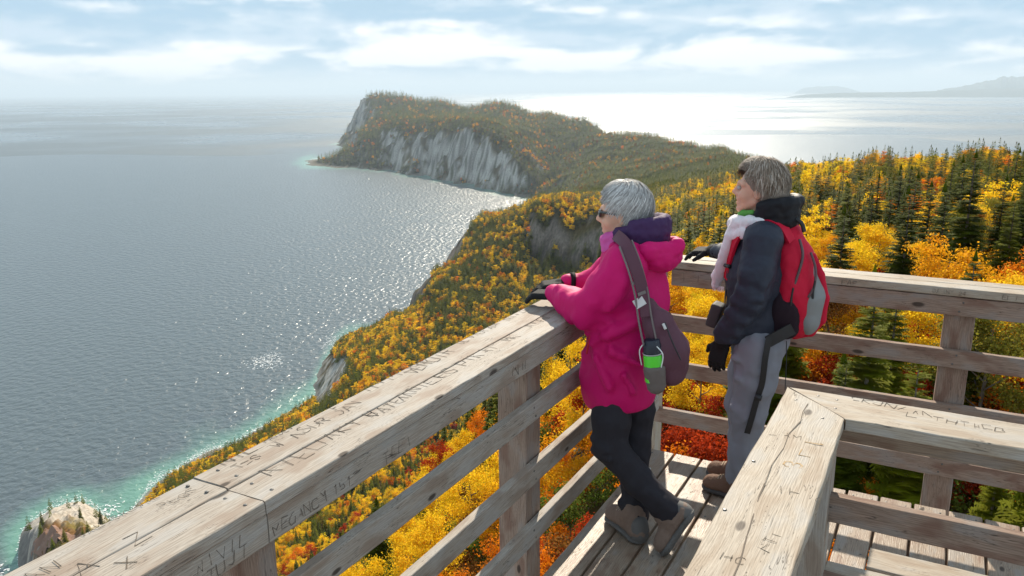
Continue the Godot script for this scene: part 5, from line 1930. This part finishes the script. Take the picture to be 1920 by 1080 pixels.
func second_walker() -> void:
	var o := base("person", Vector3(-0.8, 0, -3.93))
	tag(o, "walker in dark jacket, white scarf and grey trousers with a hand on the far railing", "person", "walkers on the platform")
	var V := func(x, y, z): return Vector3(x, y, z)
	var fw := Vector3(-1, 0.08, 0.16)
	var up := Vector3(0.08, 1, 0.0)
	var hc := Vector3(-0.795, 1.598, -3.95)
	var head := head_field(hc, fw, up, 0.95)
	var body := Field.new()
	body.cell = 0.016
	body.blend = 0.03
	body.cone(V.call(-0.755, 1.45, -3.95), V.call(-0.74, 1.28, -3.95), 0.06, 0.13)
	body.cone(V.call(-0.74, 1.28, -3.95), V.call(-0.755, 0.88, -3.93), 0.13, 0.13)
	body.chain([V.call(-0.725, 1.38, -3.80), V.call(-0.750, 1.107, -3.755), V.call(-0.878, 0.870, -3.785)], [0.05, 0.04, 0.028])
	body.chain([V.call(-0.79, 1.37, -4.10), V.call(-0.93, 1.20, -4.29), V.call(-1.138, 1.165, -4.50)], [0.05, 0.04, 0.028])
	body.chain([V.call(-0.735, 0.85, -3.855), V.call(-0.755, 0.50, -3.845), V.call(-0.775, 0.13, -3.87)], [0.08, 0.055, 0.04])
	body.chain([V.call(-0.765, 0.85, -4.005), V.call(-0.80, 0.48, -4.0), V.call(-0.80, 0.13, -4.02)], [0.08, 0.055, 0.04])
	want(head, "body", skin(), o, "", body)
	var jm := cloth(Color(0.030, 0.034, 0.050), 0.55, 0.04, 11.0)
	var X := Vector3.RIGHT
	var j := Field.new()
	j.blend = 0.045
	j.cell = 0.0085
	j.amp = 0.007
	j.grain = Vector3(7, 10, 7)
	j.amp2 = 0.0022
	j.grain2 = Vector3(9, 12, 9)
	j.chain([V.call(-0.745, 1.33, -3.95), V.call(-0.755, 1.18, -3.945), V.call(-0.755, 1.00, -3.935), V.call(-0.748, 0.84, -3.93)], [0.150, 0.175, 0.160, 0.172], X, 1.14)
	j.cone(V.call(-0.725, 1.385, -3.80), V.call(-0.775, 1.38, -4.10), 0.078, 0.078)
	j.chain([V.call(-0.722, 1.37, -3.79), V.call(-0.735, 1.24, -3.755), V.call(-0.752, 1.107, -3.75), V.call(-0.815, 0.985, -3.765), V.call(-0.875, 0.875, -3.785)], [0.082, 0.076, 0.068, 0.060, 0.048])
	j.chain([V.call(-0.79, 1.36, -4.11), V.call(-0.935, 1.205, -4.29), V.call(-1.09, 1.178, -4.455)], [0.08, 0.062, 0.046])
	for q in [[-0.80, 1.16, -3.69, -0.70, 1.12, -3.685], [-0.82, 1.10, -3.70, -0.72, 1.07, -3.69], [-0.85, 1.04, -3.71, -0.76, 1.00, -3.70], [-0.88, 0.96, -3.73, -0.80, 0.93, -3.715], [-0.90, 0.92, -3.745, -0.83, 0.88, -3.735], [-0.78, 1.24, -3.685, -0.69, 1.19, -3.69]]:
		j.cone(V.call(q[0], q[1], q[2]), V.call(q[3], q[4], q[5]), 0.012, 0.008)
	j.cuts.append([Vector3(0.0, -1, 0), -0.855])
	want(j, "jacket", jm, o)
	# stand-up collar with its hood rolled behind the neck
	var c := Field.new()
	c.blend = 0.02
	c.cell = 0.0065
	c.amp = 0.005
	c.grain = Vector3(14, 26, 14)
	for lvl in [[0.0, 0.092, 0.032], [0.045, 0.098, 0.030], [0.085, 0.104, 0.026]]:
		var rp := ring_pts(V.call(-0.728 + lvl[0] * 0.2, 1.452 + lvl[0], -3.95), lvl[1], lvl[1] * 1.0, Vector3(0.14, 0, 0), 16)
		for k in 16:
			if lvl[0] > 0.02 and cos(TAU * (k + 0.5) / 16) < -0.55: continue
			c.cone(rp[k], rp[k + 1], lvl[2], lvl[2])
	c.ell(V.call(-0.642, 1.475, -3.95), Vector3(0.05, 0.075, 0.10))
	want(c, "collar", cloth(Color(0.010, 0.010, 0.013), 0.55, 0.03, 12.0), o)
	var gcol := Field.new()
	gcol.blend = 0.01
	gcol.cell = 0.005
	gcol.chain([V.call(-0.795, 1.497, -3.868), V.call(-0.845, 1.482, -3.90), V.call(-0.865, 1.474, -3.95)], [0.012, 0.017, 0.018])
	want(gcol, "shirt_collar", cloth(Color(0.10, 0.30, 0.06), 0.9), o)
	# a light scarf, wound once, its ends hanging in front
	var sm := cloth(Color(0.82, 0.79, 0.81), 0.9, 0.12, 26.0)
	sm.backlight_enabled = true
	sm.backlight = Color(0.4, 0.4, 0.4)
	var s := Field.new()
	s.blend = 0.014
	s.cell = 0.0055
	s.amp = 0.007
	s.grain = Vector3(24, 16, 34)
	s.chain([V.call(-0.735, 1.462, -3.838), V.call(-0.80, 1.452, -3.842), V.call(-0.862, 1.438, -3.885), V.call(-0.892, 1.425, -3.95), V.call(-0.862, 1.44, -4.02)], [0.022, 0.030, 0.034, 0.036, 0.03])
	s.chain([V.call(-0.74, 1.425, -3.815), V.call(-0.815, 1.40, -3.838), V.call(-0.885, 1.378, -3.89), V.call(-0.905, 1.372, -3.95)], [0.016, 0.028, 0.032, 0.03])
	s.chain([V.call(-0.885, 1.40, -3.89), V.call(-0.905, 1.31, -3.875), V.call(-0.925, 1.23, -3.88), V.call(-0.945, 1.17, -3.89), V.call(-0.955, 1.125, -3.895)], [0.034, 0.036, 0.034, 0.034, 0.028], Vector3(0.75, 0, 0.66), 1.9)
	s.chain([V.call(-0.90, 1.39, -3.94), V.call(-0.93, 1.28, -3.945), V.call(-0.955, 1.19, -3.95)], [0.030, 0.030, 0.026], X, 1.9)
	want(s, "scarf", sm, o)
	var fr := Bag.new()
	for k in 12:
		var p: Vector3 = V.call(-0.975 + k * 0.0055, 1.115, -3.905 + k * 0.002)
		tube_into(fr, [p, p + Vector3(rng.randf_range(-0.004, 0.004), -0.028, 0.002)], [0.0026, 0.0015], 4)
	world_part("scarf_fringe", bag_mesh(fr), sm, o)
	var tm := cloth(Color(0.20, 0.205, 0.235), 0.7, 0.03, 12.0)
	var t := Field.new()
	t.blend = 0.03
	t.cell = 0.008
	t.amp = 0.009
	t.grain = Vector3(8, 6, 8)
	t.amp2 = 0.0018
	t.grain2 = Vector3(10, 6, 10)
	t.ell(V.call(-0.735, 0.86, -3.93), Vector3(0.145, 0.14, 0.165))
	t.chain([V.call(-0.722, 0.84, -3.85), V.call(-0.725, 0.66, -3.845), V.call(-0.748, 0.50, -3.845), V.call(-0.755, 0.30, -3.86), V.call(-0.775, 0.13, -3.87)], [0.118, 0.100, 0.084, 0.074, 0.072])
	t.chain([V.call(-0.765, 0.84, -4.01), V.call(-0.79, 0.66, -4.0), V.call(-0.815, 0.48, -4.0), V.call(-0.80, 0.30, -4.01), V.call(-0.80, 0.13, -4.02)], [0.112, 0.095, 0.080, 0.070, 0.070])
	for q in [[-0.82, 0.80, -3.76, -0.68, 0.74, -3.75], [-0.80, 0.70, -3.755, -0.68, 0.66, -3.76], [-0.81, 0.53, -3.78, -0.72, 0.49, -3.77]]:
		t.cone(V.call(q[0], q[1], q[2]), V.call(q[3], q[4], q[5]), 0.011, 0.007)
	want(t, "trousers", tm, o)
	var lm := cloth(Color(0.155, 0.088, 0.060), 0.75, 0.12, 20.0)
	var so := mat(Color(0.050, 0.046, 0.044), 0.8)
	var lace := mat(Color(0.42, 0.32, 0.22), 0.8)
	boot(o, V.call(-0.785, 0.085, -3.868), V.call(-0.705, 0.0, -3.845), V.call(-0.965, 0.0, -3.905), Vector3.UP, lm, so, lace)
	boot(o, V.call(-0.81, 0.085, -4.022), V.call(-0.73, 0.0, -4.01), V.call(-0.985, 0.0, -4.065), Vector3.UP, lm, so, lace)
	var gm := cloth(Color(0.012, 0.012, 0.013), 0.75, 0.06, 30.0)
	want(hand_field(V.call(-0.885, 0.855, -3.787), Vector3(-0.22, -1, 0.0), Vector3(-0.25, 0.05, 1), Vector3(-1, 0.2, -0.1), 0.42, 1.06), "glove", gm, o)
	want(hand_field(V.call(-1.145, 1.162, -4.515), Vector3(-0.95, -0.14, -0.22), Vector3(-0.1, 1, 0.2), Vector3(-0.1, 0, 1), 0.44, 1.08), "glove", gm, o)
	world_part("glove_cuff", tube_mesh([V.call(-1.075, 1.18, -4.44), V.call(-1.135, 1.165, -4.505)], [0.048, 0.040], 14), gm, o)
	world_part("glove_cuff", tube_mesh([V.call(-0.862, 0.90, -3.782), V.call(-0.886, 0.85, -3.787)], [0.049, 0.040], 14), gm, o)
	var tones := [Color(0.24, 0.185, 0.14), Color(0.32, 0.26, 0.21), Color(0.18, 0.135, 0.10), Color(0.36, 0.31, 0.265), Color(0.22, 0.168, 0.128)]
	var hm := mat(Color.WHITE, 0.6, 0.3)
	hm.vertex_color_use_as_albedo = true
	var reach := func(phi: float) -> float:
		var k := cos(phi)
		return 0.98 if k > 0.75 else (1.42 if k > 0.35 else (1.85 if k > -0.2 else 2.15))
	world_part("hair", hair_mesh(hc, fw, up, 0.98, 5200, 47, tones, 0.042, reach, Vector2(0.25, 0.3), 0.02), hm, o)
	var cap := Field.new()
	cap.blend = 0.02
	cap.cell = 0.006
	cap.amp = 0.004
	cap.grain = Vector3.ONE * 40.0
	cap.ell(hc + V.call(0.030, 0.034, 0.0), Vector3(0.103, 0.092, 0.086))
	cap.ell(hc + V.call(0.075, -0.02, 0.0), Vector3(0.075, 0.090, 0.085))
	cap.dent(hc + V.call(-0.105, -0.065, 0.0), Vector3(0.12, 0.115, 0.2))
	want(cap, "hair_base", mat(Color(0.20, 0.155, 0.12), 0.8), o)
	for z in [-1.0, 1.0]:
		var e := Field.new()
		e.cell = 0.003
		e.ell(hc + V.call(-0.080, 0.005, 0.030 * z), Vector3.ONE * 0.0115)
		want(e, "eye", mat(Color(0.35, 0.32, 0.30), 0.2), o)
	world_part("chest_buckle", tube_mesh([V.call(-0.905, 1.232, -3.845), V.call(-0.875, 1.235, -3.815)], [0.010, 0.010], 8), mat(Color(0.012, 0.012, 0.012), 0.4), o)
	# a pouch on the belt in front
	var pf := Field.new()
	pf.cell = 0.006
	pf.blend = 0.01
	pf.box(V.call(-0.958, 0.955, -3.93), Vector3(0.030, 0.062, 0.045), 0.012, Basis(Vector3.BACK, -0.25))
	want(pf, "belt_pouch", cloth(Color(0.06, 0.062, 0.062), 0.6), o)

func ribbon(pts: Array, wide: float, thick: float, face: Callable) -> ArrayMesh:
	# a strap: face(p) gives the direction its broad side looks
	var g := Bag.new()
	var prev := []
	var fine := curve(pts, 6)
	for k in fine.size():
		var p: Vector3 = fine[k]
		var d: Vector3 = (fine[mini(k + 1, fine.size() - 1)] - fine[maxi(k - 1, 0)]).normalized()
		var n: Vector3 = face.call(p).slide(d).normalized()
		var s := d.cross(n) * wide * 0.5
		var c := [p - s, p - s + n * thick, p + s + n * thick, p + s]
		if k > 0:
			for q in 4: g.quad(prev[q], prev[(q + 1) % 4], c[(q + 1) % 4], c[q])
		prev = c
	return bag_mesh(g)

func shoulder_bag() -> void:
	var V := func(x, y, z): return Vector3(x, y, z)
	var o := base("shoulder_bag", Vector3(-0.98, 0.84, -3.17))
	tag(o, "plum sling bag hanging on the back of the magenta jacket", "bag")
	var out := Vector3(0.72, 0.1, 0.69).normalized()
	var bm := cloth(Color(0.105, 0.044, 0.062), 0.55, 0.05, 16.0)
	var b := Field.new()
	b.blend = 0.03
	b.cell = 0.0065
	b.amp = 0.007
	b.grain = Vector3(12, 9, 12)
	b.chain([V.call(-1.052, 1.185, -3.130), V.call(-1.000, 1.10, -3.135), V.call(-0.955, 0.985, -3.150), V.call(-0.948, 0.915, -3.155)], [0.036, 0.066, 0.090, 0.078], out, 1.55)
	want(b, "bag_body", bm, o)
	var face := func(p: Vector3) -> Vector3: return (p - Vector3(-1.20, p.y - 0.05, -3.32)).normalized()
	world_part("strap", ribbon([V.call(-1.262, 1.44, -3.30), V.call(-1.215, 1.455, -3.20), V.call(-1.150, 1.435, -3.125), V.call(-1.095, 1.35, -3.092), V.call(-1.062, 1.25, -3.092), V.call(-1.040, 1.15, -3.085)], 0.050, 0.012, face), bm, o)
	var trim := mat(Color(0.16, 0.13, 0.125), 0.7)
	for s in [-1.0, 1.0]:
		var pts := []
		for p in [V.call(-1.150, 1.445, -3.115), V.call(-1.095, 1.355, -3.080), V.call(-1.062, 1.25, -3.078), V.call(-1.040, 1.15, -3.068), V.call(-1.01, 1.05, -3.055)]:
			pts.append(p + Vector3(0.020, 0.012, -0.018) * s)
		world_part("strap_piping", tube_mesh(curve(pts, 4), Array(range(17)).map(func(_k): return 0.0042), 6), trim, o)
	var pale := mat(Color(0.55, 0.52, 0.50), 0.6)
	world_part("strap_patch", ribbon([V.call(-1.078, 1.225, -3.072), V.call(-1.054, 1.195, -3.068)], 0.045, 0.006, face), pale, o)
	for y in [1.30, 1.255]:
		world_part("strap_loop", ribbon([V.call(-1.085 + (1.30 - y) * 0.5, y, -3.078), V.call(-1.080 + (1.30 - y) * 0.5, y - 0.012, -3.078)], 0.034, 0.004, face), trim, o)
	world_part("zip", tube_mesh(curve([V.call(-0.962, 1.13, -3.098), V.call(-0.925, 1.06, -3.083), V.call(-0.888, 0.98, -3.095)], 5), Array(range(11)).map(func(_k): return 0.0035), 6), mat(Color(0.02, 0.012, 0.016), 0.5), o)
	world_part("zip_pull", tube_mesh([V.call(-0.966, 1.128, -3.085), V.call(-0.952, 1.108, -3.078)], [0.006, 0.006], 8), pale, o)
	var pk := Field.new()
	pk.blend = 0.012
	pk.cell = 0.005
	pk.amp = 0.003
	pk.grain = Vector3.ONE * 30.0
	pk.cone(V.call(-0.992, 0.935, -3.070), V.call(-0.982, 0.862, -3.075), 0.046, 0.041)
	pk.dent(V.call(-0.998, 1.01, -3.068), Vector3(0.041, 0.085, 0.041))
	pk.cuts.append([Vector3.UP, 0.955])
	want(pk, "bottle_pocket", cloth(Color(0.14, 0.115, 0.105), 0.75, 0.06, 24.0), o)
	for s in [-1.0, 1.0]:
		world_part("pocket_cord", tube_mesh(curve([V.call(-1.00 + 0.042 * s, 0.945, -3.055), V.call(-1.00 + 0.050 * s, 1.01, -3.045), V.call(-1.01 + 0.020 * s, 1.045, -3.05), V.call(-1.02, 1.05, -3.06)], 5), Array(range(16)).map(func(_k): return 0.0026), 6), mat(Color(0.7, 0.7, 0.68), 0.6), o)
	var w := base("water_bottle", Vector3(-0.990, 0.875, -3.07))
	tag(w, "bright green bottle with dark lid in the sling bag pocket", "bottle")
	w.rotation.z = 0.10
	w.scale = Vector3.ONE * 1.12
	var prof := func(rows: Array) -> ArrayMesh:
		var pts := []
		var rs := []
		for q in rows:
			pts.append(Vector3.UP * q[0])
			rs.append(q[1])
		return tube_mesh(pts, rs, 20)
	var gm := mat(Color(0.09, 0.62, 0.03), 0.25, 0.5)
	part("flask", prof.call([[0.0, 0.030], [0.004, 0.034], [0.10, 0.035], [0.112, 0.033]]), gm, w)
	part("lid", prof.call([[0.1125, 0.033], [0.116, 0.0345], [0.145, 0.034], [0.149, 0.031], [0.162, 0.030], [0.166, 0.026]]), mat(Color(0.012, 0.016, 0.028), 0.4), w)
	part("lid_ring", prof.call([[0.1085, 0.0355], [0.1125, 0.0360]]), pale, w)

func backpack() -> void:
	var V := func(x, y, z): return Vector3(x, y, z)
	var o := base("backpack", Vector3(-0.53, 0.93, -3.94))
	tag(o, "red and grey day pack on the back of the dark jacket", "backpack")
	var tilt := Basis(Vector3.BACK, 0.14)
	var red := cloth(Color(0.50, 0.008, 0.035), 0.6, 0.05, 14.0)
	var grey := cloth(Color(0.22, 0.225, 0.225), 0.75, 0.05, 18.0)
	var dark := cloth(Color(0.022, 0.012, 0.018), 0.8, 0.10, 40.0)
	var b := Field.new()
	b.blend = 0.05
	b.cell = 0.007
	b.amp = 0.008
	b.grain = Vector3(9, 7, 9)
	b.chain([V.call(-0.632, 1.378, -3.94), V.call(-0.603, 1.26, -3.94), V.call(-0.578, 1.12, -3.94), V.call(-0.574, 1.00, -3.94)], [0.078, 0.110, 0.126, 0.112], Vector3.RIGHT, 1.25)
	want(b, "pack_body", red, o)
	var p := Field.new()
	p.blend = 0.03
	p.cell = 0.0065
	p.amp = 0.006
	p.grain = Vector3(11, 7, 11)
	p.chain([V.call(-0.530, 1.225, -3.935), V.call(-0.503, 1.10, -3.925), V.call(-0.510, 0.995, -3.925)], [0.052, 0.084, 0.080], Vector3.RIGHT, 1.5)
	want(p, "front_pocket", grey, o)
	var rim := Field.new()
	rim.blend = 0.012
	rim.cell = 0.006
	rim.chain([V.call(-0.515, 1.30, -3.93), V.call(-0.475, 1.21, -3.93), V.call(-0.447, 1.10, -3.93), V.call(-0.453, 0.995, -3.93), V.call(-0.495, 0.925, -3.93), V.call(-0.57, 0.895, -3.93)], [0.016, 0.019, 0.021, 0.021, 0.019, 0.017], Vector3.BACK, 0.45)
	want(rim, "pocket_rim", red, o)
	var m := Field.new()
	m.blend = 0.03
	m.cell = 0.0065
	m.amp = 0.006
	m.grain = Vector3(14, 10, 14)
	m.chain([V.call(-0.640, 1.17, -3.865), V.call(-0.612, 1.05, -3.842), V.call(-0.605, 0.965, -3.845)], [0.04, 0.072, 0.066], Vector3.BACK, 1.5)
	want(m, "mesh_side_pocket", dark, o)
	var black := mat(Color(0.012, 0.012, 0.013), 0.55)
	# zips with their cord pulls
	var zipm := mat(Color(0.09, 0.05, 0.055), 0.5)
	var r8 := func(n: int, r: float) -> Array: return Array(range(n)).map(func(_k): return r)
	world_part("zip", tube_mesh(curve([V.call(-0.572, 1.385, -3.862), V.call(-0.548, 1.31, -3.836), V.call(-0.566, 1.20, -3.818), V.call(-0.580, 1.13, -3.812)], 5), r8.call(16, 0.0065), 6), zipm, o)
	world_part("zip", tube_mesh(curve([V.call(-0.520, 1.325, -3.878), V.call(-0.490, 1.25, -3.862), V.call(-0.488, 1.17, -3.842), V.call(-0.510, 1.12, -3.832)], 5), r8.call(16, 0.0065), 6), zipm, o)
	for q in [V.call(-0.574, 1.165, -3.806), V.call(-0.486, 1.20, -3.842)]:
		world_part("zip_pull", tube_mesh([q, q + Vector3(-0.004, -0.05, 0.004), q + Vector3(-0.004, -0.085, 0.002)], [0.0045, 0.0055, 0.0065], 7), black, o)
	world_part("haul_loop", tube_mesh(curve([V.call(-0.655, 1.425, -3.93), V.call(-0.620, 1.475, -3.91), V.call(-0.575, 1.455, -3.90), V.call(-0.560, 1.415, -3.90)], 6), r8.call(19, 0.010), 7), black, o)
	# shoulder straps
	var up := func(q: Vector3) -> Vector3: return (q - Vector3(-0.75, 1.25, -3.95)).normalized()
	world_part("shoulder_strap", ribbon([V.call(-0.612, 1.370, -3.860), V.call(-0.662, 1.446, -3.852), V.call(-0.728, 1.470, -3.848), V.call(-0.800, 1.440, -3.846), V.call(-0.850, 1.37, -3.850), V.call(-0.880, 1.27, -3.862), V.call(-0.893, 1.16, -3.87)], 0.052, 0.014, up), red, o)
	world_part("shoulder_strap", ribbon([V.call(-0.620, 1.375, -4.05), V.call(-0.68, 1.455, -4.07), V.call(-0.75, 1.472, -4.08), V.call(-0.83, 1.42, -4.09), V.call(-0.88, 1.33, -4.08), V.call(-0.91, 1.16, -4.06)], 0.060, 0.014, up), red, o)
	world_part("strap_webbing", ribbon([V.call(-0.893, 1.16, -3.87), V.call(-0.895, 1.02, -3.86), V.call(-0.85, 0.93, -3.81)], 0.022, 0.004, up), black, o)
	# hip belt: its loose end hangs down by the leg
	var outw := func(_q: Vector3) -> Vector3: return Vector3(0.3, 0, 1)
	world_part("hip_belt", ribbon([V.call(-0.560, 0.975, -3.79), V.call(-0.620, 0.935, -3.765), V.call(-0.662, 0.905, -3.752)], 0.055, 0.012, outw), black, o)
	world_part("hanging_strap", ribbon([V.call(-0.655, 0.93, -3.742), V.call(-0.664, 0.83, -3.730), V.call(-0.672, 0.70, -3.738), V.call(-0.690, 0.62, -3.742), V.call(-0.712, 0.50, -3.742), V.call(-0.728, 0.425, -3.748)], 0.028, 0.004, outw), black, o)
	world_part("buckle", tube_mesh([V.call(-0.700, 0.628, -3.734), V.call(-0.668, 0.622, -3.734)], [0.014, 0.014], 8), black, o)
	world_part("cord", tube_mesh(curve([V.call(-0.585, 0.905, -3.80), V.call(-0.578, 0.80, -3.80), V.call(-0.574, 0.66, -3.80)], 4), r8.call(9, 0.0022), 5), black, o)
